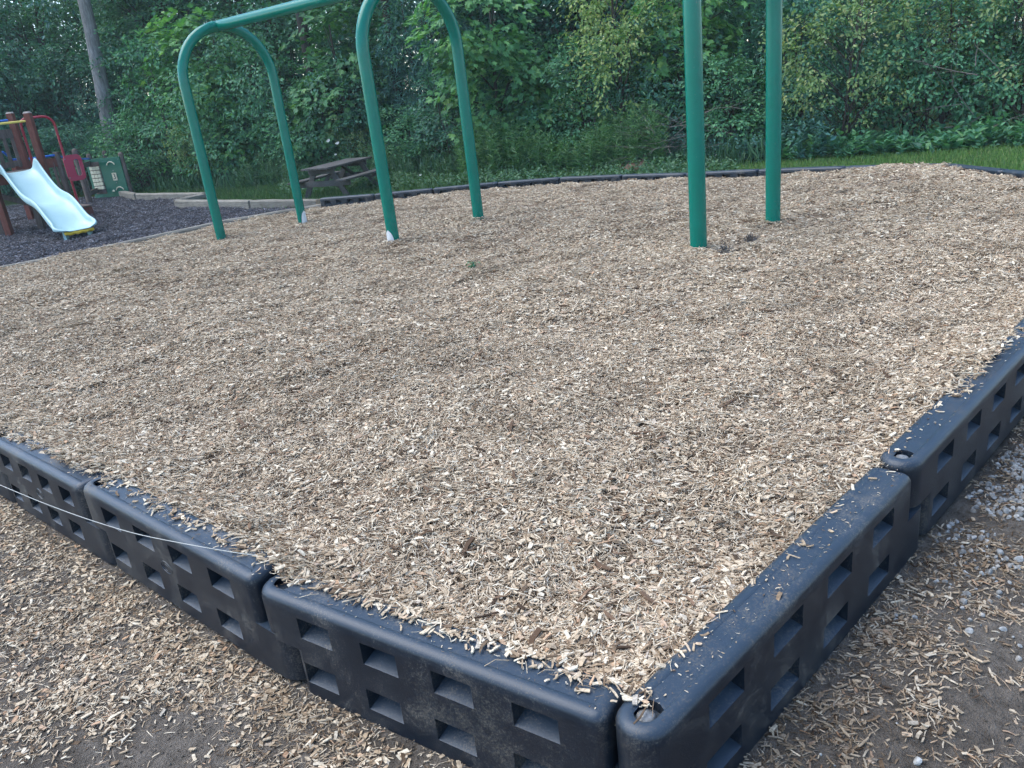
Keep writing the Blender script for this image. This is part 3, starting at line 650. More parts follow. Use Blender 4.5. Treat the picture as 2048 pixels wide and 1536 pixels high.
MB().lathe(pl(PW * 0.60, -0.10, 0.03), [(0.028, -0.02), (0.03, 0.0), (0.02, 0.02), (0.002, 0.026)], 10).build('knob', M['cream'], pan, True)
for z in (0.395, 0.095): MB().box(pl(PW * 0.735, z, 0.02), (0.02, 0.012, 0.025), Rm, 0.003).build('bolt', M['galv'], pan)
for x in (0.05, PW - 0.05):
    for z in (0.66, -0.19): MB().box(pl(x, z, 0.02), (0.02, 0.012, 0.02), Rm, 0.003).build('bolt', M['galv'], pan)

# ------------------------------------------------------------------ picnic table
PT0 = Vector((-2.92, 16.55, -0.32)); pt = thing('picnic_table', 'dark brown wooden picnic table on the grass behind the swing frame', 'picnic table', PT0, math.radians(66))
K = 0.84
def pk(x, y, z): return (x * K, y * K, z * K)
LT = 1.95
for k in range(5): MB().box(pk(0, (k - 2) * 0.148, 0.72), (LT * K, 0.138 * K, 0.04 * K), None, 0.004).build('top_plank', M['table_wood'], pt)
for s in (-1, 1):
    for k in (0, 1): MB().box(pk(0, s * (0.58 + 0.145 * k), 0.44), (LT * K, 0.138 * K, 0.04 * K), None, 0.004).build('seat_plank', M['table_wood'], pt)
for e in (-1, 1):
    x = e * 0.70
    MB().box(pk(x + e * 0.0, 0, 0.64), (0.04 * K, 0.70 * K, 0.12 * K), None, 0.004).build('top_batten', M['table_wood'], pt)
    MB().box(pk(x + e * 0.0, 0, 0.365), (0.04 * K, 1.46 * K, 0.13 * K), None, 0.004).build('seat_support', M['table_wood'], pt)
    for s in (-1, 1): MB().beam(pk(x - e * 0.045, s * 0.62, -0.06), pk(x - e * 0.045, s * 0.20, 0.695), 0.04 * K, 0.13 * K, 0.004).build('leg', M['table_wood'], pt)
    MB().beam(pk(x - e * 0.05, 0.0, 0.36), pk(e * 0.12, 0, 0.69), 0.10 * K, 0.035 * K, 0.003).build('brace', M['table_wood'], pt)

# ------------------------------------------------------------------ string along the left border
st = [(-0.78, 2.0, 0.335), (-0.803, 2.009, 0.335), (-0.886, 2.046, 0.335), (-1.04, 2.115, 0.34), (-1.202, 2.188, 0.35), (-1.37, 2.267, 0.374), (-1.544, 2.352, 0.408), (-1.727, 2.443, 0.452), (-2.002, 2.58, 0.518)]
cv = [Vector(p) for p in st]; fine = []
for i in range(len(cv) - 1):
    p0, p1, p2, p3 = cv[max(i - 1, 0)], cv[i], cv[i + 1], cv[min(i + 2, len(cv) - 1)]
    for k in range(6):
        t = k / 6; fine.append(0.5 * ((2 * p1) + (-p0 + p2) * t + (2 * p0 - 5 * p1 + 4 * p2 - p3) * t * t + (-p0 + 3 * p1 - 3 * p2 + p3) * t ** 3))
fine.append(cv[-1])
tag(MB().tube(fine, 0.0012, 6).build('string', M['string'], None, True), 'thin white string stretched along the left border sections', 'string')

# ------------------------------------------------------------------ scattered stuff: instancing by geometry nodes
def proto(name, meshes, m):
    c = bpy.data.collections.new(name)
    for i, me in enumerate(meshes):
        me.materials.append(m); o = bpy.data.objects.new('%s_piece' % name, me); c.objects.link(o)
    return c
def scatter(name, P, R, S, I, coll, label, cat):
    me = bpy.data.meshes.new(name); P = np.ascontiguousarray(P, np.float32); n = len(P); me.vertices.add(n); me.vertices.foreach_set('co', P.ravel())
    a = me.attributes.new('rot', 'FLOAT_VECTOR', 'POINT'); a.data.foreach_set('vector', np.ascontiguousarray(R, np.float32).ravel())
    a = me.attributes.new('scl', 'FLOAT', 'POINT'); a.data.foreach_set('value', np.ascontiguousarray(S, np.float32))
    a = me.attributes.new('pick', 'INT', 'POINT'); a.data.foreach_set('value', np.ascontiguousarray(I, np.int32))
    o = bpy.data.objects.new(name, me); C.objects.link(o); tag(o, label, cat, None, 'stuff')
    ng = bpy.data.node_groups.new(name, 'GeometryNodeTree')
    ng.interface.new_socket('Geometry', in_out='INPUT', socket_type='NodeSocketGeometry'); ng.interface.new_socket('Geometry', in_out='OUTPUT', socket_type='NodeSocketGeometry')
    N = ng.nodes; gi = N.new('NodeGroupInput'); go = N.new('NodeGroupOutput'); ip = N.new('GeometryNodeInstanceOnPoints'); ci = N.new('GeometryNodeCollectionInfo')
    ci.inputs[0].default_value = coll; ci.inputs['Separate Children'].default_value = True; ci.inputs['Reset Children'].default_value = True
    def na(nm, t):
        q = N.new('GeometryNodeInputNamedAttribute'); q.data_type = t; q.inputs[0].default_value = nm; return [s for s in q.outputs if s.enabled][0]
    lk = ng.links.new
    lk(gi.outputs[0], ip.inputs['Points']); lk(ci.outputs[0], ip.inputs['Instance']); ip.inputs['Pick Instance'].default_value = True
    lk(na('pick', 'INT'), ip.inputs['Instance Index']); lk(na('rot', 'FLOAT_VECTOR'), ip.inputs['Rotation']); lk(na('scl', 'FLOAT'), ip.inputs['Scale'])
    lk(ip.outputs[0], go.inputs[0])
    md = o.modifiers.new('scatter', 'NODES'); md.node_group = ng
    return o
def rmat(rx, ry, rz):
    cx, sx, cy, sy, cz, sz = np.cos(rx), np.sin(rx), np.cos(ry), np.sin(ry), np.cos(rz), np.sin(rz)
    R = np.empty((len(rx), 3, 3))
    R[:, 0, 0] = cz * cy; R[:, 0, 1] = cz * sy * sx - sz * cx; R[:, 0, 2] = cz * sy * cx + sz * sx
    R[:, 1, 0] = sz * cy; R[:, 1, 1] = sz * sy * sx + cz * cx; R[:, 1, 2] = sz * sy * cx - cz * sx
    R[:, 2, 0] = -sy; R[:, 2, 1] = cy * sx; R[:, 2, 2] = cy * cx
    return R
def chips(n, rad, rg, zsp, Lr=(0.009, 0.042), wr=(0.0016, 0.0050), flat=0.13, tilt=0.19, sq=None):
    return chips_(n, rad, rg, zsp, Lr, wr, flat, tilt, sq)
def chips_(n, rad, rg, zsp, Lr, wr, flat, tilt, sq):
    """n splintery chips in a disc: three bent, tapered cross-sections each"""
    ang = rg.uniform(0, 2 * PI, n); rr = rad * np.sqrt(rg.random(n)); px = rr * np.cos(ang); py = rr * np.sin(ang)
    if sq: px = rg.uniform(-sq / 2, sq / 2, n); py = rg.uniform(-sq / 2, sq / 2, n)
    Ln = rg.uniform(*Lr, n) * rg.choice([0.7, 1.0, 1.25], n); W = rg.uniform(*wr, n); big = rg.random(n) < flat
    W = np.where(big, rg.uniform(0.0075, 0.0135, n), W); Ln = np.where(big, rg.uniform(0.016, 0.032, n), Ln); Tk = np.where(big, rg.uniform(0.002, 0.004, n), W * rg.uniform(0.28, 0.6, n))
    fib = rg.random(n) < 0.16; W = np.where(fib, 0.0014, W); Tk = np.where(fib, 0.0011, Tk); Ln = np.where(fib, rg.uniform(0.03, 0.06, n), Ln)
    bend = rg.normal(0, 0.045, n) * Ln; sidebend = rg.normal(0, 0.05, n) * Ln
    tap = rg.uniform(0.45, 1.0, (n, 2)); tap[big] = rg.uniform(0.75, 1.05, (big.sum(), 2))
    skew = rg.uniform(-0.5, 0.5, (n, 2))
    V = np.zeros((n, 12, 3))
    for s, (u, tp, bz) in enumerate(((-0.5, tap[:, 0], 0), (0.03, 1.0, 1), (0.5, tap[:, 1], 0))):
        for k, (a, b) in enumerate(((-1, -1), (1, -1), (1, 1), (-1, 1))):
            sk = skew[:, 0] if s == 0 else (skew[:, 1] if s == 2 else 0)
            V[:, s * 4 + k, 0] = u * Ln + a * W * 0.5 * sk
            V[:, s * 4 + k, 1] = a * W / 2 * tp + bz * sidebend
            V[:, s * 4 + k, 2] = b * Tk / 2 * (0.6 + 0.4 * tp) + bz * bend
    R = rmat(rg.normal(0, tilt * 1.3, n), rg.normal(0, tilt, n), rg.uniform(0, 2 * PI, n))
    V = np.einsum('nij,nkj->nki', R, V); V[:, :, 0] += px[:, None]; V[:, :, 1] += py[:, None]; V[:, :, 2] += rg.uniform(0, zsp, n)[:, None]
    F = []
    for s in (0, 1):
        for k in range(4): F.append([s * 4 + k, s * 4 + (k + 1) % 4, s * 4 + 4 + (k + 1) % 4, s * 4 + 4 + k])
    F += [[3, 2, 1, 0], [8, 9, 10, 11]]; F = np.array(F)
    A = (F[None] + (np.arange(n) * 12)[:, None, None]).reshape(-1)
    return fastmesh('chips', V.reshape(-1, 3), A, np.full(n * 10, 4))
rg = np.random.default_rng(11)
chip_coll = proto('wood_chip', [chips(58, 0.088, rg, 0.016) for _ in range(16)], M['chip'])
far_coll = proto('far_wood_chip', [chips(54, 0.15, rg, 0.022, (0.016, 0.050), (0.0026, 0.0080), 0.13) for _ in range(12)], M['chip'])
loose_coll = proto('loose_wood_chip', [chips(1, 0.0, rg, 0.001, (0.018, 0.042), (0.003, 0.008), 0.3, 0.10) for _ in range(40)], M['chip'])
M['chip_worn'] = island_mat('worn_wood_chip', [(p, (c[0] * 0.96, c[1] * 0.96, c[2] * 0.96)) for p, c in CHIP_STOPS], 0.9, 0.15, 0.0, (2.2, 0.46, 0.66, (0.72, 0.70, 0.68)), 160)
out_coll = proto('outer_wood_chip', [chips(13, 0.07, rg, 0.007, (0.010, 0.034), (0.0016, 0.0048), 0.11, 0.16) for _ in range(14)], M['chip_worn'])
dirty_coll = proto('soiled_wood_chip', [chips(12, 0.075, rg, 0.008, (0.012, 0.04), (0.002, 0.006), 0.13, 0.16) for _ in range(14)], M['chip_dirty'])
rub_coll = proto('rubber_nugget', [chips(50, 0.17, rg, 0.022, (0.015, 0.04), (0.006, 0.014), 0.3, 0.3) for _ in range(8)], M['rubber'])
def slope_rot(zf, x, y, extra, rgn):
    e = 0.05; gx = (zf(x + e, y) - zf(x - e, y)) / (2 * e); gy = (zf(x, y + e) - zf(x, y - e)) / (2 * e)
    n = len(x); return np.stack([np.arctan(gy) + rgn.normal(0, extra, n), -np.arctan(gx) + rgn.normal(0, extra, n), rgn.uniform(0, 2 * PI, n)], -1)
def fix_rot(R3):
    """yaw first, then lean with the slope: convert to XYZ Euler"""
    out = np.empty_like(R3)
    for i, (a, b, c) in enumerate(R3):
        m = Matrix.Rotation(b, 3, 'Y') @ Matrix.Rotation(a, 3, 'X') @ Matrix.Rotation(c, 3, 'Z'); out[i] = m.to_euler('XYZ')
    return out
def in_view(x, y, margin=0.6):
    az = x / np.maximum(y, 0.1); return (az > -0.66 - margin * 0.3) & (az < 0.74 + margin * 0.3)
def sample_bed(dens, y0, y1, poly, rgn):
    x0, x1 = -8.4, 5.2; n = int(dens * (x1 - x0) * (y1 - y0)); x = rgn.uniform(x0, x1, n); y = rgn.uniform(y0, y1, n)
    k = inside(x, y, poly) & in_view(x, y); return x[k], y[k]
def fill(name, dens, y0, y1, poly, zf, coll, nvar, s0, s1, label, cat, edge, sink=0.012):
    n = int(dens * 21.4 * (y1 - y0)); x = rg.uniform(-16, 5.4, n); y = rg.uniform(y0, y1, n); ok = inside(x, y, poly) & in_view(x, y)
    for ch, d in edge: ok &= seg_dist(x, y, ch) > d
    x, y = x[ok], y[ok]; n = len(x)
    scatter(name, np.stack([x, y, zf(x, y) - sink], -1), fix_rot(slope_rot(zf, x, y, 0.06, rg)), rg.uniform(s0, s1, n), rg.integers(0, nvar, n), coll, label, cat)
fill('near_wood_chips', 540, 1.2, 4.0, BED, mulch_z, chip_coll, 16, 0.72, 0.98, 'tan wood chips filling the front of the bed', 'wood chips', [(RCH, 0.15), (LCH, 0.13)])
fill('middle_wood_chips', 330, 4.0, 6.6, BED, mulch_z, chip_coll, 16, 0.88, 1.15, 'tan wood chips in the middle of the bed', 'wood chips', [(RCH, 0.15), (LCH, 0.13), (RUP, .2)])
fill('far_wood_chips', 125, 6.6, 14.3, BED, mulch_z, far_coll, 12, 0.85, 1.15, 'tan wood chips around and behind the swing legs', 'wood chips', [(FAR + TIM, 0.25), (RUP, 0.25), (RCH, .25)])
# narrow strips of small clumps fill the margins between the tiles and the edges
clump_coll = proto('wood_chip_clump', [chips(24, 0.05, rg, 0.014) for _ in range(12)], M['chip'])
x2 = []; y2 = []
for ch, m_, w0, w1 in ((RCH, 1700, 0.032, 0.24), (LREV_ := LCH[::-1], 1900, 0.03, 0.24), (RUP, 700, 0.06, 0.6), (FAR, 2300, 0.06, 0.62), (TIM, 1600, 0.06, 0.62)):
    kk = rg.integers(0, len(ch) - 1, m_); A = np.array(ch)[kk]; Bq = np.array(ch)[kk + 1]; t = rg.random(m_); d = Bq - A; d /= np.linalg.norm(d, axis=1)[:, None]
    q = A + (Bq - A) * t[:, None] + np.stack([-d[:, 1], d[:, 0]], -1) * rg.uniform(w0, w1, m_)[:, None]; x2.append(q[:, 0]); y2.append(q[:, 1])
x = np.concatenate(x2); y = np.concatenate(y2); k = inside(x, y, BED) & in_view(x, y); x, y = x[k], y[k]
scatter('edge_wood_chips', np.stack([x, y, mulch_z(x, y) - 0.012], -1), fix_rot(slope_rot(mulch_z, x, y, 0.1, rg)), rg.uniform(0.8, 1.1, len(x)) * np.where(y > 6, 1.6, 1.0), rg.integers(0, 12, len(x)), clump_coll, 'tan wood chips banked against the border edges', 'wood chips')
# loose chips: on the border tops, on the mulch, spilled outside
lp = []; LREV = LCH[::-1]
def along(chain, n, lo, hi, z, rgn):
    for i in range(n):
        k = rgn.integers(0, len(chain) - 1); t = rgn.random(); a = np.array(chain[k]); b = np.array(chain[k + 1]); p = a + (b - a) * t
        d = (b - a) / np.linalg.norm(b - a); nrm = np.array([-d[1], d[0]]); q = p + nrm * rgn.uniform(lo, hi); lp.append((q[0], q[1], gz(q[1]) + z + (0.018 if chain is LREV and k == len(chain) - 3 else 0)))
along(RCH[:2], 40, 0.02, 0.055, BH + 0.001, rg); along(RCH[:2], 6, -0.035, 0.01, BH + 0.001, rg); along(RCH[1:4], 60, 0.01, 0.05, BH + 0.018, rg)
along(LREV, 900, 0.005, 0.055, BH + 0.003, rg); along(LREV, 240, -0.02, 0.02, BH + 0.002, rg); along(LREV[-3:], 500, 0.015, 0.06, BH + 0.006, rg)
n0 = len(lp); along(RCH[:2], 260, -0.04, 0.055, BH + 0.0005, rg); along(RCH[1:4], 200, -0.04, 0.055, BH + 0.0165, rg); along(LREV, 700, -0.04, 0.05, BH + 0.0005, rg); nf = len(lp) - n0
lp = np.array(lp); n = len(lp)
sz_ = rg.uniform(0.45, 1.1, n); sz_[n0:] = rg.uniform(0.10, 0.34, nf)
scatter('spilled_wood_chips', lp, np.stack([rg.normal(0, .12, n), rg.normal(0, .12, n), rg.uniform(0, 6.3, n)], -1), sz_, rg.integers(0, 40, n), loose_coll, 'loose wood chips lying on the black border tops', 'wood chips')
M['bark_bit'] = island_mat('bark_shred', [(0.0, (0.045, 0.03, 0.02)), (0.5, (0.11, 0.07, 0.045)), (1.0, (0.22, 0.14, 0.09))], 0.9, 0.15)
bark_coll = proto('bark_shred', [chips(1, 0.0, rg, 0.001, (0.03, 0.075), (0.006, 0.013), 0.0, 0.10) for _ in range(16)], M['bark_bit'])
n = 2600; x = rg.uniform(-6, 5, n); y = 1.3 + 8.5 * rg.random(n) ** 1.3; k = inside(x, y, BED) & in_view(x, y) & (seg_dist(x, y, RCH + LCH) > 0.1); x, y = x[k], y[k]; n = len(x)
scatter('bark_shreds', np.stack([x, y, mulch_z(x, y) + 0.004], -1), np.stack([rg.normal(0, .15, n), rg.normal(0, .15, n), rg.uniform(0, 6.3, n)], -1), rg.uniform(0.5, 1.2, n), rg.integers(0, 16, n), bark_coll, 'dark bark shreds mixed into the wood chips', 'bark')
# outside the bed
def out_dens(x, y):
    left = x < 0.19 - (y - 1.27) * 0.05
    d = np.where(left, 1.0, 0.0)
    # bare dirt patch at lower left and worn soil along the left edge
    d = np.where(left, 1 - 0.95 * np.exp(-(((x + 1.16 + 0.6 * (y - 1.6)) / 0.50) ** 2 + ((y - 1.57) / 0.22) ** 2) ** 2), d)
    d = np.where(left, d * (1 - 0.75 * np.exp(-(((x + 2.15) / 0.35) ** 2 + ((y - 2.75) / 0.25) ** 2))), d)
    dist = seg_dist(x, y, RCH)
    rt = 0.62 * np.exp(-(dist / 0.36) ** 2) + 0.10
    rt = rt * (1 - 0.45 * np.exp(-(((x - 1.75) / 0.5) ** 2 + ((y - 2.45) / 0.45) ** 2)))
    d = np.where(left, d, rt)
    d = d * np.clip(0.95 + 0.40 * wob(x, y, 0.5, 8), 0.15, 1.2)
    return d
n = 54000; x = rg.uniform(-4.5, 4.5, n); y = rg.uniform(0.9, 5.2, n); nb = ~inside(x, y, BED) & in_view(x, y, 1.0) & (seg_dist(x, y, LCH) > 0.075) & (seg_dist(x, y, RCH) > 0.075)
k = nb & (rg.random(n) < out_dens(x, y) * 0.9); x, y = x[k], y[k]
lf = x < 0.19 - (y - 1.27) * 0.05
for nm_, kk, cl, lab in (('ground_wood_chips', lf, out_coll, 'tan wood chips over the ground outside the left border'), ('soiled_wood_chips', ~lf, dirty_coll, 'soiled wood chips trodden into the dirt outside the right border')):
    xx, yy = x[kk], y[kk]
    scatter(nm_, np.stack([xx, yy, ground_z(xx, yy) + 0.001], -1), fix_rot(slope_rot(ground_z, xx, yy, 0.04, rg)), rg.uniform(0.55, 0.92, len(xx)), rg.integers(0, 14, len(xx)), cl, lab, 'wood chips')
n = 9000; x = rg.uniform(-3.5, 3.6, n); y = rg.uniform(0.9, 4.2, n); nb = ~inside(x, y, BED) & in_view(x, y, 1.0) & (seg_dist(x, y, LCH) > 0.07) & (seg_dist(x, y, RCH) > 0.07)
k = nb & (rg.random(n) < np.clip(out_dens(x, y) * 0.8 + 0.05, 0, 1)); x, y = x[k], y[k]
scatter('scattered_wood_chips', np.stack([x, y, ground_z(x, y) + 0.005], -1), np.stack([rg.normal(0, .12, len(x)), rg.normal(0, .12, len(x)), rg.uniform(0, 6.3, len(x))], -1), rg.uniform(0.5, 1.15, len(x)), rg.integers(0, 40, len(x)), loose_coll, 'pale wood chips strewn over the dirt outside the border', 'wood chips')
# gravel
def stone(rgn):
    bm = bmesh.new(); bmesh.ops.create_icosphere(bm, subdivisions=2, radius=1.0); ax = rgn.uniform(0.55, 1.0, 3); pl_ = rgn.normal(0, 1, (7, 3)); pl_ /= np.linalg.norm(pl_, axis=1)[:, None]; dd = rgn.uniform(0.42, 0.75, 7)
    for v in bm.verts:
        p = np.array(v.co)
        for q, d in zip(pl_, dd):
            t = p @ q - d
            if t > 0: p = p - q * t
        v.co = Vector(p * ax)
    me = bpy.data.meshes.new('stone'); bm.to_mesh(me); bm.free(); return me
grav_coll = proto('gravel_stone', [stone(rg) for _ in range(12)], M['gravel'])
n = 110000; x = rg.uniform(0.3, 4.4, n); y = rg.uniform(0.9, 4.8, n); dist = seg_dist(x, y, RCH)
gd = 0.95 * np.exp(-((dist - 0.30) / 0.36) ** 2) * np.clip((x + y - 2.75) / 1.5, 0, 0.8) ** 1.5 * np.clip(0.5 + 0.8 * wob(x, y, 0.33, 8), 0.02, 1) + 0.005
k = ~inside(x, y, BED) & (dist > 0.085) & (rg.random(n) < gd) & in_view(x, y, 1.0); x, y = x[k], y[k]
scatter('gravel', np.stack([x, y, ground_z(x, y) + 0.003], -1), rg.uniform(0, 6.3, (len(x), 3)), rg.uniform(0.005, 0.0145, len(x)) * rg.choice([0.7, 1.0, 1.25], len(x)), rg.integers(0, 12, len(x)), grav_coll, 'pale grey gravel spilled on the dirt beside the right border', 'gravel')
# dirt crumbs
crumb_coll = proto('dirt_crumb', [stone(rg) for _ in range(6)], M['soil'])
n = 60000; x = rg.uniform(-3.2, 3.4, n); y = rg.uniform(0.9, 4.0, n); k = ~inside(x, y, BED) & in_view(x, y, 1.0) & (seg_dist(x, y, RCH) > .07) & (seg_dist(x, y, LCH) > .07); x, y = x[k], y[k]
scatter('dirt_crumbs', np.stack([x, y, ground_z(x, y)], -1), rg.uniform(0, 6.3, (len(x), 3)), 0.0018 + 0.006 * rg.random(len(x)) ** 3, rg.integers(0, 6, len(x)), crumb_coll, 'dark crumbs of dirt on the bare ground', 'dirt')
# rubber mulch
fill('rubber_mulch', 110, 8.4, 22.6, RUB, rub_z, rub_coll, 8, 0.85, 1.2, 'dark shredded rubber mulch under the play structure', 'rubber mulch', [(TIM, 0.25)], 0.008)

# ------------------------------------------------------------------ vegetation
OV = (np.array([(0, 0, 0), (.24, .28, .05), (.25, .62, .03), (0, 1, -.10), (-.25, .62, .03), (-.24, .28, .05)]), [[0, 1, 2, 3], [0, 3, 4, 5]])
LN = (np.array([(0, 0, 0), (.10, .4, .03), (0, 1, -.14), (-.10, .4, .03)]), [[0, 1, 2, 3]])
QD = (np.array([(0, 0, 0), (.30, .45, .06), (0, 1, -.10), (-.30, .45, .06)]), [[0, 1, 2], [0, 2, 3]])
_h = [(0, 0, 0), (.20, -.06, .02), (.24, .13, .02), (.50, .18, .0), (.36, .38, .03), (.46, .62, -.01), (.20, .56, .03), (0, 1, -.08)]
MP = (np.array(_h + [(-x, y, z) for x, y, z in _h[1:-1][::-1]]), [list(range(8)), [7, 8, 9, 10, 11, 12, 13, 0]])
def nz(v): return v / (np.linalg.norm(v, axis=-1, keepdims=True) + 1e-9)
def leaf_mesh(name, P, Nn, D, S, tpl):
    V0, F0 = tpl; n = len(P); Nn = nz(Nn); D = nz(D - Nn * np.sum(D * Nn, -1, keepdims=True)); X = np.cross(D, Nn)
    V = P[:, None] + S[:, None, None] * (V0[None, :, 0:1] * X[:, None] + V0[None, :, 1:2] * D[:, None] + V0[None, :, 2:3] * Nn[:, None])
    k = len(V0); fl_ = np.concatenate([np.array(f) for f in F0]); tot = np.tile([len(f) for f in F0], n)
    lo = (fl_[None] + (np.arange(n) * k)[:, None]).ravel()
    return fastmesh(name, V.reshape(-1, 3), lo, tot)
def crown(rgn, blobs, nspray, per, spray_r, size, tpl, flat=0.75, droop=0.25, shell=(0.45, 1.0), jit=0.4, gap=0.25):
    """leaf sprays through ellipsoid blobs; returns mesh and spray centres"""
    vol = np.array([b[3] * b[4] * b[5] for b in blobs]); pick = rgn.choice(len(blobs), nspray, p=vol / vol.sum()); bl = np.array(blobs)[pick]
    o = nz(rgn.normal(0, 1, (nspray, 3))); r = rgn.uniform(shell[0] ** 2, shell[1] ** 2, nspray) ** 0.5
    c = bl[:, :3] + o * bl[:, 3:] * r[:, None]
    g = np.sin(c[:, 0] * 2.9 + _ph[0]) + np.sin(c[:, 1] * 3.3 + _ph[1]) + np.sin(c[:, 2] * 3.7 + _ph[2]) + rgn.normal(0, .5, nspray)
    keep = g > np.quantile(g, gap); keep &= c[:, 2] > 0.08; c, o = c[keep], o[keep]; n = len(c)
    up = np.array([0, 0, 1.0]); sn = nz(up * flat + o * 0.55 + rgn.normal(0, 0.28, (n, 3)))
    ax = nz(np.cross(sn, rgn.normal(0, 1, (n, 3)))); ay = np.cross(sn, ax)
    sr = spray_r * rgn.uniform(0.6, 1.35, n)
    th = rgn.uniform(0, 2 * PI, (n, per)); rr = np.sqrt(rgn.random((n, per)))
    lx = rr * np.cos(th); ly = rr * np.sin(th) * 0.75
    P = c[:, None] + sr[:, None, None] * (lx[..., None] * ax[:, None] + ly[..., None] * ay[:, None]) - up * (sr[:, None, None] * droop * (rr ** 2)[..., None]) + sn[:, None] * rgn.normal(0, 0.05, (n, per, 1))
    N_ = sn[:, None] + rgn.normal(0, jit, (n, per, 3)); D = lx[..., None] * ax[:, None] + ly[..., None] * ay[:, None] + 0.5 * o[:, None] - 0.35 * up + rgn.normal(0, .3, (n, per, 3))
    S = size * rgn.uniform(0.6, 1.3, (n, per))
    return leaf_mesh('crown', P.reshape(-1, 3), N_.reshape(-1, 3), D.reshape(-1, 3), S.ravel(), tpl), c
def trunk_mesh(rgn, h, r, targets, nl=8, lean=0.05, stems=1):
    mb = MB()
    for s in range(stems):
        bx, by = rgn.normal(0, 0.12 * (stems > 1), 2); ang = rgn.uniform(0, 6.3); ln = lean * (3 if stems > 1 else 1)
        path = [Vector((bx + ln * h * t * math.cos(ang) + 0.03 * h * t * math.sin(5 * t + s), by + ln * h * t * math.sin(ang) + 0.02 * h * math.sin(4 * t) * t, -0.15 + (h + 0.15) * t)) for t in np.linspace(0, 1, 9)]
        rs = r / math.sqrt(stems); rad = [rs * (1.25 if i == 0 else 1) * (1 - 0.75 * i / 8) for i in range(9)]
        mb.tube(path, rad, 9)
        if len(targets):
            sel = rgn.choice(len(targets), min(nl, len(targets)), replace=False)
            for q in sel:
                tz = targets[q]; t = np.clip(tz[2] / h - (-0.06 if h > 11 else 0.2), 0.12, 0.93); i = int(t * 8); a = path[i]; b = Vector(tz)
                mid = (a + b) / 2 + Vector((rgn.normal(0, .1), rgn.normal(0, .1), 0.10 * (b - a).length)); r0 = rad[i] * 0.5
                mb.tube([a, a.lerp(mid, .55), mid, mid.lerp(b, .5), b], [r0, r0 * .8, r0 * .6, r0 * .38, r0 * .15], 6)
    return mb.mesh('trunk')
SPEC = {}
vg = np.random.default_rng(23)
def species(key, leafmat, bark, th, tr, blobs, nspray, per, spray_r, size, tpl, nl=10, stems=1, **kw):
    cm, cen = crown(vg, blobs, nspray, per, spray_r, size, tpl, **kw); tm = trunk_mesh(vg, th, tr, cen, nl, 0.04, stems)
    cm.materials.append(M[leafmat]); tm.materials.append(M[bark]); tm.polygons.foreach_set('use_smooth', [True] * len(tm.polygons)); SPEC[key] = (cm, tm)
def plant(key, x, y, rz, s, name, label, cat, group, z=None, sz=None):
    t = thing(name, label, cat, (x, y, gz(y) if z is None else z), rz, group); t.scale = (s, s, s if sz is None else sz)
    cm, tm = SPEC[key]; place('trunk', tm, None, t); place('crown', cm, None, t)
    return t
# low dense shrubs, 2.6 to 3.4 m
for v in 'ab':
    species('shrub_dark_' + v, 'leaf_dark', 'bark_dark', 2.2, 0.05, [(0, 0, 1.0, 1.35, 1.2, 1.05), (0.3, 0, 1.9, 1.0, 1.0, 1.0), (-.6, .2, 1.6, .9, .9, .9)], 330, 26, 0.24, 0.075, OV, 10, 4, shell=(0.55, 1.0))
    species('shrub_mid_' + v, 'leaf_mid', 'bark_dark', 2.2, 0.05, [(0, 0, 0.9, 1.3, 1.1, 0.95), (0.4, 0.1, 1.9, .95, .9, 1.0), (-.5, .2, 1.5, .9, .9, .9)], 300, 26, 0.26, 0.085, OV, 10, 4, shell=(0.55, 1.0))
    species('maple_' + v, 'leaf_maple', 'bark_dark', 3.6, 0.07, [(0, 0, 2.0, 1.5, 1.4, 1.2), (0.5, 0.1, 3.3, 1.4, 1.3, 1.2), (-.8, .2, 1.3, 1.0, 1.0, .9)], 280, 18, 0.36, 0.16, MP, 14, 1, flat=1.0, droop=0.35, jit=0.3, gap=0.3)
    species('dogwood_' + v, 'leaf_yellow', 'bark_dark', 2.6, 0.05, [(0, 0, 1.4, 1.4, 1.2, 1.0), (0.4, 0.1, 2.4, 1.2, 1.1, 1.0), (-.7, .2, 1.9, 1.0, 1.0, .9)], 230, 20, 0.20, 0.072, OV, 14, 4, flat=0.5, jit=0.5, gap=0.35)
species('locust', 'leaf_yellow', 'bark_dark', 3.8, 0.06, [(0, 0, 2.6, 1.1, 1.1, 1.0), (0.2, 0.1, 3.4, 1.2, 1.2, 1.0), (-.1, -.3, 1.9, .7, .8, .8)], 230, 24, 0.27, 0.075, OV, 14, 1, flat=0.35, droop=1.1, jit=0.5, gap=0.3)
species('willow', 'leaf_blue', 'bark_dark', 3.6, 0.06, [(0, 0, 1.8, 1.2, 1.1, 1.2), (0.2, 0.1, 3.0, 1.2, 1.1, 1.2)], 330, 26, 0.30, 0.14, LN, 12, 2, flat=0.4, droop=0.7, jit=0.5)
species('thin', 'leaf_blue', 'bark', 9.0, 0.17, [(0, 0, 4.2, 2.4, 2.2, 1.6), (0.5, 0.1, 6.5, 2.8, 2.6, 2.2), (-.6, .2, 8.2, 2.0, 2.0, 1.6)], 420, 18, 0.42, 0.13, QD, 26, 1, flat=0.9, droop=0.35, gap=0.35)
species('tall_a', 'leaf_mid', 'bark_dark', 10.0, 0.16, [(0, 0, 4.0, 2.2, 2.0, 1.8), (0.4, 0.1, 6.5, 2.8, 2.6, 2.2), (-.6, .2, 8.6, 2.2, 2.2, 1.6)], 560, 20, 0.42, 0.15, QD, 22, 1, flat=0.9, droop=0.3, gap=0.2)
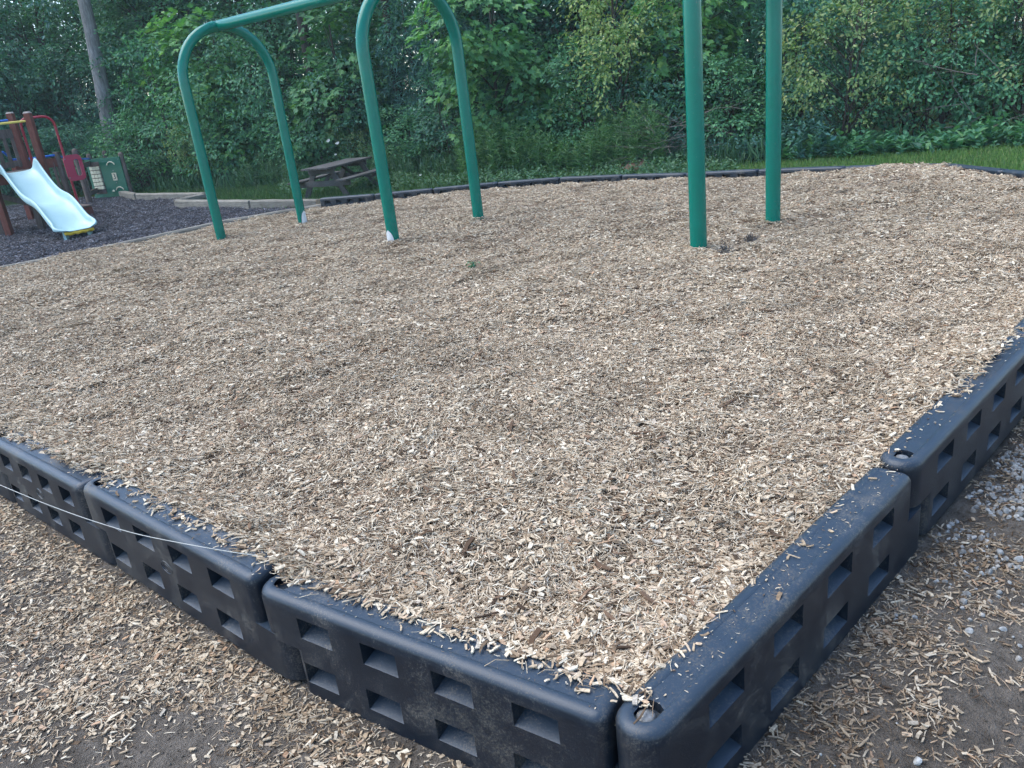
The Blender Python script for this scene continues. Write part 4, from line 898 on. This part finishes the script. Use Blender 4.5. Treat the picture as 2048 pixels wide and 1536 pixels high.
species('tall_b', 'leaf_dark', 'bark_dark', 10.0, 0.15, [(0, 0, 3.4, 2.2, 2.0, 2.2), (0.4, 0.1, 6.2, 2.6, 2.6, 2.2), (.6, .2, 8.6, 2.2, 2.2, 1.6)], 560, 20, 0.42, 0.15, QD, 22, 1, flat=0.8, droop=0.3, gap=0.15)
species('pole', 'leaf_blue', 'bark', 12.0, 0.24, [(0, 0, 6.0, 2.4, 2.2, 1.5), (0.5, 0.1, 8.5, 2.8, 2.6, 2.2), (-.6, .2, 10.5, 2.0, 2.0, 1.6)], 320, 18, 0.42, 0.14, QD, 9, 1, flat=0.9, droop=0.35, gap=0.35)
species('pole_dark', 'leaf_mid', 'bark_dark', 12.0, 0.15, [(0, 0, 5.4, 2.0, 2.0, 1.5), (0.5, 0.1, 8.5, 2.6, 2.6, 2.2), (-.6, .2, 10.5, 2.0, 2.0, 1.6)], 320, 18, 0.42, 0.14, QD, 9, 1, flat=0.9, droop=0.35, gap=0.35)
GS = 'shrubs along the edge of the wood'; GT = 'trees of the wood behind the playground'
def azp(az, y): return az * y, y
front = [  # species, azimuth, distance, yaw, scale, label, vertical scale
 ('shrub_dark_a', -0.60, 24.6, 0.3, 1.25, 'dark leafy shrub behind the back of the play structure tower', 1.3),
 ('shrub_dark_b', -0.535, 25.0, 2.1, 1.3, 'dark leafy shrub above the yellow bar of the play structure', 1.25),
 ('shrub_dark_a', -0.475, 23.7, 4.0, 0.95, 'dark leafy shrub rising behind the green number panel', 0.75),
 ('shrub_mid_a', -0.405, 23.2, 1.0, 1.0, 'broad green shrub just right of the green number panel', 0.8),
 ('shrub_dark_b', -0.36, 23.2, 5.2, 1.2, 'dark shrub seen left of the front leg of the left arch', 1.2),
 ('shrub_mid_b', -0.305, 21.8, 3.3, 1.1, 'green shrub seen between the legs of the left swing arch', 1.0),
 ('shrub_dark_a', -0.25, 21.8, 2.6, 1.15, 'dark shrub behind the rear leg of the left swing arch', 1.15),
 ('shrub_mid_a', -0.20, 20.9, 0.9, 1.0, 'green shrub above the left end of the picnic table', 0.85),
 ('shrub_dark_b', -0.145, 20.8, 4.4, 1.1, 'dark shrub right behind the picnic table', 0.85),
 ('shrub_mid_b', -0.085, 19.6, 1.9, 0.9, 'green shrub between the legs of the middle swing arch', 0.62),
 ('shrub_dark_a', -0.02, 18.6, 5.6, 1.05, 'dark shrub behind the rear leg of the middle swing arch', 0.9),
 ('shrub_dark_b', 0.06, 17.8, 0.1, 1.05, 'dark shrub beneath the bright maple in the centre', 0.9),
 ('shrub_mid_a', 0.135, 17.0, 3.8, 1.0, 'green shrub behind the white wildflowers', 0.85),
 ('shrub_dark_a', 0.225, 16.4, 1.2, 1.05, 'dark shrub behind the pile of dead brush', 1.0),
 ('shrub_mid_b', 0.295, 15.3, 2.8, 0.85, 'green shrub between the two posts of the nearest arch', 0.8),
 ('shrub_dark_b', 0.37, 15.2, 4.9, 1.0, 'dark shrub right of the rear post of the nearest arch', 1.0),
 ('shrub_dark_a', 0.45, 15.0, 0.6, 1.0, 'dark shrub in shade behind the yellowish dogwood', 1.0),
 ('shrub_dark_b', 0.55, 14.6, 3.0, 1.05, 'dark shrub in the deep shade at right', 1.0),
 ('shrub_mid_a', 0.64, 14.0, 5.0, 1.0, 'green shrub above the lawn at the right photo edge', 1.0),
 ('shrub_dark_a', 0.74, 13.4, 2.2, 1.1, 'dark shrub past the right edge of the lawn', 1.1)]
for k, a, y, rz, s, lab, sz in front:
    x, y = azp(a, y); plant(k, x, y, rz, s, 'shrub', lab, 'shrub', GS, None, s * sz)
trees = [
 ('dogwood_b', -0.335, 21.7, 1.5, 0.62, 'dogwood_tree', 'small tree with pale yellow green sprays left of the left arch front leg', 'tree'),
 ('dogwood_a', -0.152, 19.9, 2.5, 0.42, 'dogwood_tree', 'little yellowish sapling above the picnic table', 'tree'),
 ('maple_a', -0.158, 20.9, 0.4, 0.95, 'maple_tree', 'bright green maple behind the rear leg of the left arch', 'tree'),
 ('maple_b', -0.30, 22.6, 2.4, 1.0, 'maple_tree', 'maple with pale leaf tips inside the left swing arch', 'tree'),
 ('willow', -0.055, 20.6, 1.0, 1.05, 'willow_tree', 'willow leaved tree inside the middle swing arch', 'tree'),
 ('maple_a', 0.025, 17.5, 3.4, 0.9, 'maple_tree', 'bright green maple right of the middle swing arch', 'tree'),
 ('locust', 0.165, 15.9, 0.2, 0.92, 'locust_tree', 'yellow green locust with hanging sprays left of the nearest arch', 'tree'),
 ('maple_b', 0.238, 16.9, 5.1, 0.95, 'maple_tree', 'maple with broad leaves just left of the front post of the nearest arch', 'tree'),
 ('willow', 0.32, 17.2, 2.0, 1.05, 'willow_tree', 'blue green tree between the two posts of the nearest arch', 'tree'),
 ('dogwood_a', 0.435, 13.9, 0.7, 0.92, 'dogwood_tree', 'yellowish dogwood right of the rear post of the nearest arch', 'tree'),
 ('dogwood_b', 0.515, 14.8, 3.1, 1.0, 'dogwood_tree', 'dogwood with sparse pale leaves over the dark hollow at right', 'tree'),
 ('dogwood_a', 0.655, 13.4, 4.2, 0.95, 'dogwood_tree', 'pale leaved dogwood in the top right corner', 'tree'),
 ('willow', 0.40, 17.4, 4.6, 1.1, 'willow_tree', 'blue green tree above the yellowish dogwood', 'tree'),
 ('willow', 0.56, 17.0, 0.4, 1.1, 'willow_tree', 'blue green tree high in the upper right', 'tree'),
 ('pole', -0.436, 24.6, 0.0, 1.0, 'trunk_tree', 'tall tree with a pale grey trunk above the number panel', 'tree'),
 ('thin', -0.52, 31.0, 1.3, 1.0, 'woodland_tree', 'hazy tall tree in the top left corner', 'tree'),
 ('thin', -0.57, 27.0, 3.7, 1.0, 'woodland_tree', 'tall thin tree leaving the frame at top left', 'tree'),
 ('tall_a', -0.36, 28.0, 2.0, 1.0, 'woodland_tree', 'tall green tree left of the left swing arch', 'tree'),
 ('pole_dark', -0.187, 22.0, 4.0, 1.0, 'woodland_tree', 'tree with dark trunk under the swing beam', 'tree'),
 ('pole_dark', -0.09, 20.9, 5.0, 0.9, 'woodland_tree', 'tree with dark trunk inside the middle swing arch', 'tree'),
 ('tall_b', -0.13, 29.0, 1.0, 1.0, 'woodland_tree', 'tall dark tree left of the middle swing arch', 'tree'),
 ('tall_a', -0.25, 31.0, 0.5, 1.05, 'woodland_tree', 'tall green tree far behind the left swing arch', 'tree')]
for k, a, y, rz, s, nm_, lab, cat in trees:
    x, y = azp(a, y); plant(k, x, y, rz, s, nm_, lab, cat, GT)
back = []
for r_, (dy, st_) in enumerate(((4.2, 0.11), (8.0, 0.10), (12.5, 0.09))):
    for j, a in enumerate(np.arange(-0.72 + 0.03 * r_, 0.86, st_)):
        e = float(np.interp(a, [-0.6, -0.4, -0.2, 0, 0.2, 0.4, 0.6, 0.8], [26, 24.5, 22, 19.5, 17.5, 16, 15, 14])) + dy + vg.uniform(-0.8, 0.8)
        if a < -0.05 and r_ == 0: continue
        x, y = azp(a + vg.uniform(-.015, .015), e); lab = 'tall woodland tree standing in the dark back rows of the wood'
        plant('tall_b' if (j + r_) % 2 else 'tall_a', x, y, vg.uniform(0, 6.3), vg.uniform(0.85, 1.1), 'woodland_tree', lab, 'tree', 'back rows of the wood')

# extra dense rows closing the lower gaps at left
for j, (k, a, y) in enumerate((('tall_b', 0.02, 22.5), ('tall_b', 0.075, 22), ('tall_b', 0.13, 21), ('tall_b', 0.20, 20.5), ('tall_b', -0.62, 29), ('tall_b', -0.55, 29.5), ('tall_b', -0.49, 28.6), ('tall_b', -0.425, 29.5), ('tall_a', -0.33, 26.5), ('tall_b', -0.30, 29), ('tall_b', -0.23, 25.5))):
    x, y = azp(a, y); plant(k, x, y, 1.7 * j, 0.95, 'woodland_tree', 'tall woodland tree standing in the dark back rows of the wood', 'tree', 'back rows of the wood', None, 0.7)
for j, (k, a, y) in enumerate((('shrub_dark_b', -0.468, 25.9), ('shrub_dark_a', -0.53, 26.2), ('shrub_dark_a', -0.57, 27.0), ('shrub_dark_b', -0.50, 27.4), ('shrub_dark_a', -0.44, 26.6), ('shrub_dark_b', -0.385, 25.6), ('shrub_dark_a', -0.33, 25.2), ('shrub_dark_b', -0.275, 24.2), ('shrub_dark_a', -0.215, 23.6), ('shrub_dark_b', -0.11, 22.6), ('shrub_dark_a', -0.045, 21.6))):
    x, y = azp(a, y); plant(k, x, y, 2.3 * j, 1.45, 'shrub', 'dark undergrowth shrub half hidden behind the front row of shrubs', 'shrub', 'undergrowth behind the front shrubs')
# edge of the wood as distance by azimuth
def edge_y(a): return np.interp(a, [-0.62, -0.40, -0.316, -0.2, -0.075, 0.015, 0.26, 0.41, 0.66, 0.8], [25.5, 22.4, 20.6, 19.6, 18.3, 16.8, 14.8, 13.6, 12.5, 11.8])
# lawn and rough grass
def blades(name, n, amin, amax, dmin, dmax, hmin, hmax, wd, m, label, cat, seed):
    q = np.random.default_rng(seed); a = q.uniform(amin, amax, n); y = edge_y(a) - q.uniform(dmin, dmax, n); x = a * y
    ok = ~inside(x, y, BED) & ~inside(x, y, RUB) & (seg_dist(x, y, FAR + RUP[::-1]) > 0.09) & (seg_dist(x, y, [(-3.0, 14.5), (-4.5, 15.63), (-6.6, 17.5), (-6.2, 18.2), (-8.4, 20.05), (-9.9, 22.2)]) > 0.12); x, y = x[ok], y[ok]; n = len(x)
    P = np.stack([x, y, gnd(y) - 0.01], -1); D = np.stack([q.normal(0, .35, n), q.normal(0, .35, n), np.ones(n)], -1); Nn = np.stack([q.normal(0, 1, n), q.normal(0, 1, n), np.full(n, 0.25)], -1)
    tpl = (np.array([(-wd, 0, 0), (wd, 0, 0), (wd * .8, .55, .06), (0, 1, .22), (-wd * .8, .55, .06)]), [[0, 1, 2, 3, 4]])
    o = place(name, leaf_mesh(name, P, Nn, D, q.uniform(hmin, hmax, n), tpl), m); tag(o, label, cat, None, 'stuff')
blades('lawn_grass', 60000, 0.02, 0.80, -0.3, 6.0, 0.04, 0.10, 0.07, M['grass'], 'short green lawn grass beyond the right side of the bed', 'grass', 3)
blades('meadow_grass', 42000, -0.42, 0.30, -0.6, 5.5, 0.06, 0.17, 0.06, M['grass'], 'rough green grass between the bed and the wood', 'grass', 4)
blades('tall_grass', 5200, -0.40, 0.34, -1.0, 0.5, 0.18, 0.50, 0.014, M['weed'], 'tall rough grass at the foot of the shrubs', 'grass', 5)
# goldenrod-like weeds: stems with lance leaves
def weeds(name, n, amin, amax, dmin, dmax, h0, h1, per, size, m, label, seed, tpl=LN):
    q = np.random.default_rng(seed); a = q.uniform(amin, amax, n); y = edge_y(a) - q.uniform(dmin, dmax, n); x = a * y; ok = ~inside(x, y, BED) & ~inside(x, y, RUB); x, y = x[ok], y[ok]; n = len(x)
    h = q.uniform(h0, h1, n) * (0.75 + 0.25 * np.sin(x * 2.3 + 1)); lx, ly = q.normal(0, .12, n), q.normal(0, .12, n)
    t = np.linspace(0.12, 1.0, per)[None] + q.normal(0, .02, (n, per)); z = h[:, None] * t
    P = np.stack([x[:, None] + lx[:, None] * z, y[:, None] + ly[:, None] * z, gnd(y)[:, None] + z], -1); th = q.uniform(0, 2 * PI, (n, per))
    D = np.stack([np.cos(th), np.sin(th), q.uniform(0.0, 0.9, (n, per))], -1); Nn = np.stack([-np.cos(th) * .6, -np.sin(th) * .6, np.ones((n, per))], -1) + q.normal(0, .25, (n, per, 3))
    o = place(name, leaf_mesh(name, P.reshape(-1, 3), Nn.reshape(-1, 3), D.reshape(-1, 3), (size * (1.15 - 0.6 * t) * q.uniform(.7, 1.25, (n, per))).ravel(), tpl), m); tag(o, label, 'weeds', None, 'stuff')
weeds('goldenrod_weeds', 900, -0.03, 0.215, -1.0, 0.7, 0.6, 1.3, 30, 0.16, M['weed'], 'mass of tall narrow leaved weeds in front of the central shrubs', 31)
weeds('left_weeds', 420, -0.30, -0.02, -1.0, 0.6, 0.45, 0.95, 24, 0.14, M['weed'], 'knee high weeds behind the picnic table', 32)
weeds('right_weeds', 330, 0.20, 0.42, -0.9, 0.3, 0.35, 0.85, 20, 0.12, M['leaf_blue'], 'low bushy weeds behind the posts of the nearest arch', 33, OV)
weeds('broadleaf_weeds', 260, 0.36, 0.72, -0.8, 0.25, 0.15, 0.5, 9, 0.20, M['leaf_mid'], 'broad leaved weeds at the lawn edge on the right', 34, OV)
weeds('near_ground_cover', 1300, -0.25, 0.30, 0.2, 2.6, 0.10, 0.34, 9, 0.09, M['weed'], 'low weeds creeping up to the far border', 36, OV)
weeds('ground_cover', 900, -0.42, 0.75, -1.5, 0.4, 0.12, 0.38, 9, 0.10, M['leaf_mid'], 'low leafy ground cover along the foot of the wood', 35, OV)
# white umbel wildflowers
def umbel(r, q):
    mb = MB(); n = 26
    for i in range(n):
        a = i * 2.399; rr = r * math.sqrt((i + .5) / n); zz = 0.012 * (rr / r) ** 2
        mb.lathe((rr * math.cos(a), rr * math.sin(a), zz), [(r * .07, -0.004), (r * .17, 0.002), (r * .12, 0.008), (0.001, 0.011)], 6)
    return mb.mesh('flower_head')
uq = random.Random(5); UM = [umbel(0.045, uq), umbel(0.03, uq)]
fl_list = [((1168, 318), 0.118, 15.6, 1.0, 0, 'largest white umbel wildflower in front of the central weeds'), ((1155, 262), 0.112, 16.4, 0.8, 0, 'topmost white wildflower in the central weeds'), ((1150, 286), 0.109, 16.3, 0.9, 1, 'white wildflower just below the topmost central one'),
           ((1147, 302), 0.108, 16.2, 0.8, 1, 'small white wildflower left of the largest one'), ((996, 341), 0.025, 16.4, 0.9, 1, 'low white wildflower right of the middle arch rear leg'), ((657, 282), -0.165, 19.6, 1.0, 0, 'white wildflower high above the picnic table top'),
           ((675, 287), -0.155, 19.5, 1.0, 0, 'white wildflower above the middle of the picnic table'), ((671, 310), -0.158, 19.4, 1.0, 1, 'white wildflower just above the picnic table boards'), ((843, 366), -0.06, 17.0, 0.8, 1, 'tiny white flower in the grass beside the middle arch'), ((1433, 328), 0.28, 14.4, 0.8, 1, 'small white flower beside the front post of the nearest arch')]
def ray_z(px, py, y):
    d = (px - 1024) / 1606.74 * cR - (py - 768) / 1606.74 * cU + cF; return d.x / d.y * y, CAMZ + d.z / d.y * y
for (px, py), a, y, s_, k, lab in fl_list:
    x, z = ray_z(px, py, y); g0 = gz(y); hgt = max(0.15, z - g0); t = thing('wildflower', lab, 'flower', (x, y, g0), 0, 'white wildflowers at the edge of the wood')
    o = place('flower_head', UM[k], M['petal'], t); o.location = (0, 0, hgt); o.rotation_euler = (math.radians(uq.uniform(20, 50)), 0, uq.uniform(-.5, .5)); o.scale = (s_, s_, s_)
    MB().tube([(0.03, 0.02, -0.02), (0.01, 0.01, hgt * .5), (0, 0.003, hgt)], [0.004, 0.003, 0.002], 5).build('stem', M['weed'], t)
# dead brush
def brush(name, label, x, y, n, Lr, spread, base_h, seed, rr=0.010):
    q = random.Random(seed); t = thing(name, label, 'brush', (x, y, gz(y)), 0)
    for i in range(n):
        a = q.uniform(0, 2 * PI) if spread > 1 else q.gauss(PI * 0.9, spread); Ln = q.uniform(*Lr); el = q.uniform(0.1, 0.75); b0 = Vector((q.gauss(0, .25), q.gauss(0, .2), q.uniform(0.02, base_h)))
        d = Vector((math.cos(a) * math.cos(el), math.sin(a) * math.cos(el), math.sin(el))); pts = [b0]
        for k in range(5):
            d = (d + Vector((q.gauss(0, .16), q.gauss(0, .16), q.gauss(-0.06, .10)))).normalized(); pts.append(pts[-1] + d * Ln / 5)
        mb = MB().tube(pts, [rr * (1 - .8 * k / 5) for k in range(6)], 5)
        for k in range(3):
            p0 = pts[q.randint(1, 4)]; d2 = (d + Vector((q.gauss(0, .6), q.gauss(0, .6), q.gauss(0.1, .4)))).normalized(); mb.tube([p0, p0 + d2 * Ln * .15, p0 + d2 * Ln * .3 + Vector((0, 0, q.gauss(0, .04)))], [rr * .4, rr * .25, rr * .1], 4)
        mb.build('branch', M['dead'], t)
    return t
brush('brush_pile', 'pile of grey dead branches left of the front post of the nearest arch', 0.222 * 14.9, 14.9, 54, (0.6, 1.4), 2.0, 0.75, 8, 0.0065)
brush('dead_branches', 'bare dead branches hanging in the dark hollow at right', 0.585 * 13.5, 13.5, 12, (0.8, 1.7), 2.0, 1.2, 9, 0.008)
# mound of dirt
mx, my = 0.187 * 15.0, 15.0; dm = thing('dirt_mound', 'low mound of reddish dirt beside the brush pile', 'dirt mound', (mx, my, gz(my))); vs = []; fs = []
for i in range(9):
    for k in range(20):
        a = 2 * PI * k / 20; r_ = i / 8; w_ = 1 + 0.16 * math.sin(3 * a + 1) + 0.1 * math.sin(7 * a); vs.append((0.62 * r_ * w_ * math.cos(a), 0.5 * r_ * w_ * math.sin(a), 0.27 * (1 - r_ ** 1.7) * (1 + 0.12 * math.sin(5 * a + i)) - 0.03))
for i in range(8):
    for k in range(20): fs.append([i * 20 + k, (i + 1) * 20 + k, (i + 1) * 20 + (k + 1) % 20, i * 20 + (k + 1) % 20])
M['mound'] = simple('reddish_dirt', (0.07, 0.045, 0.035), (0.17, 0.115, 0.09), 14, 0.95, 40, 0.8, 0.1)
MB().add(vs, fs).build('heap', M['mound'], dm, True, 180)
# small things lying in the bed
def on_bed(px, py):
    d = (px - 1024) / 1606.74 * cR - (py - 768) / 1606.74 * cU + cF; y = 2.0
    while y < 14 and CAMZ + d.z / d.y * y > float(mulch_z(d.x / d.y * y, y)) + 0.01: y += 0.01
    return d.x / d.y * y, y
def clod(px, py, r, lab, seed):
    x, y = on_bed(px, py); q = np.random.default_rng(seed); t = thing('dirt_clod', lab, 'dirt clod', (x, y, float(mulch_z(x, y)) + r * .15), 0, 'clods lying on the wood chips')
    me = stone(q); me.transform(Matrix.Scale(r, 4)); place('lump', me, M['soil'], t)
    n = 90; P = q.normal(0, r * .45, (n, 3)); P[:, 2] = np.abs(P[:, 2]) * .6; place('dead_grass', leaf_mesh('dead_grass', P, q.normal(0, 1, (n, 3)), q.normal(0, 1, (n, 3)) + np.array([0, 0, .4]), q.uniform(.03, .06, n), LN), M['dead'], t)
clod(1450, 504, 0.045, 'larger dirt clod with grass right of the nearest front post', 1); clod(1500, 481, 0.032, 'smaller dirt clod right of the larger one by the nearest post', 2)
x, y = on_bed(945, 534); sp_ = thing('seedling', 'small green seedling growing in the wood chips below the middle arch', 'seedling', (x, y, float(mulch_z(x, y))))
q = np.random.default_rng(4); n = 40; P = np.abs(q.normal(0, .016, (n, 3))) * q.choice([-1, 1], (n, 3)); P[:, 2] = q.uniform(0, .05, n)
place('leaves', leaf_mesh('leaves', P, q.normal(0, .5, (n, 3)) + np.array([0, 0, 1.0]), q.normal(0, 1, (n, 3)), q.uniform(.015, .035, n), OV), M['leaf_mid'], sp_); MB().tube([(0, 0, -.02), (0, 0, .05)], .002, 5).build('stem', M['weed'], sp_)

# ------------------------------------------------------------------ haze
hz = MB().box((0, 65, 7.5), (560, 570, 18)).build('haze', None); hm = bpy.data.materials.new('haze'); hm.use_nodes = True; hn = hm.node_tree; hn.nodes.remove(hn.nodes['Principled BSDF'])
pv = hn.nodes.new('ShaderNodeVolumePrincipled'); pv.inputs['Color'].default_value = (0.72, 0.95, 1.0, 1); pv.inputs['Density'].default_value = 0.0011; hn.links.new(pv.outputs[0], hn.nodes['Material Output'].inputs['Volume'])  # thin cyan volume added to lift the dark tones, imitating lens veil
hz.data.materials.append(hm); tag(hz, 'thin pale blue haze added before the wood to lift its dark tones', 'haze', None, 'stuff')
scn.cycles.volume_bounces = 0
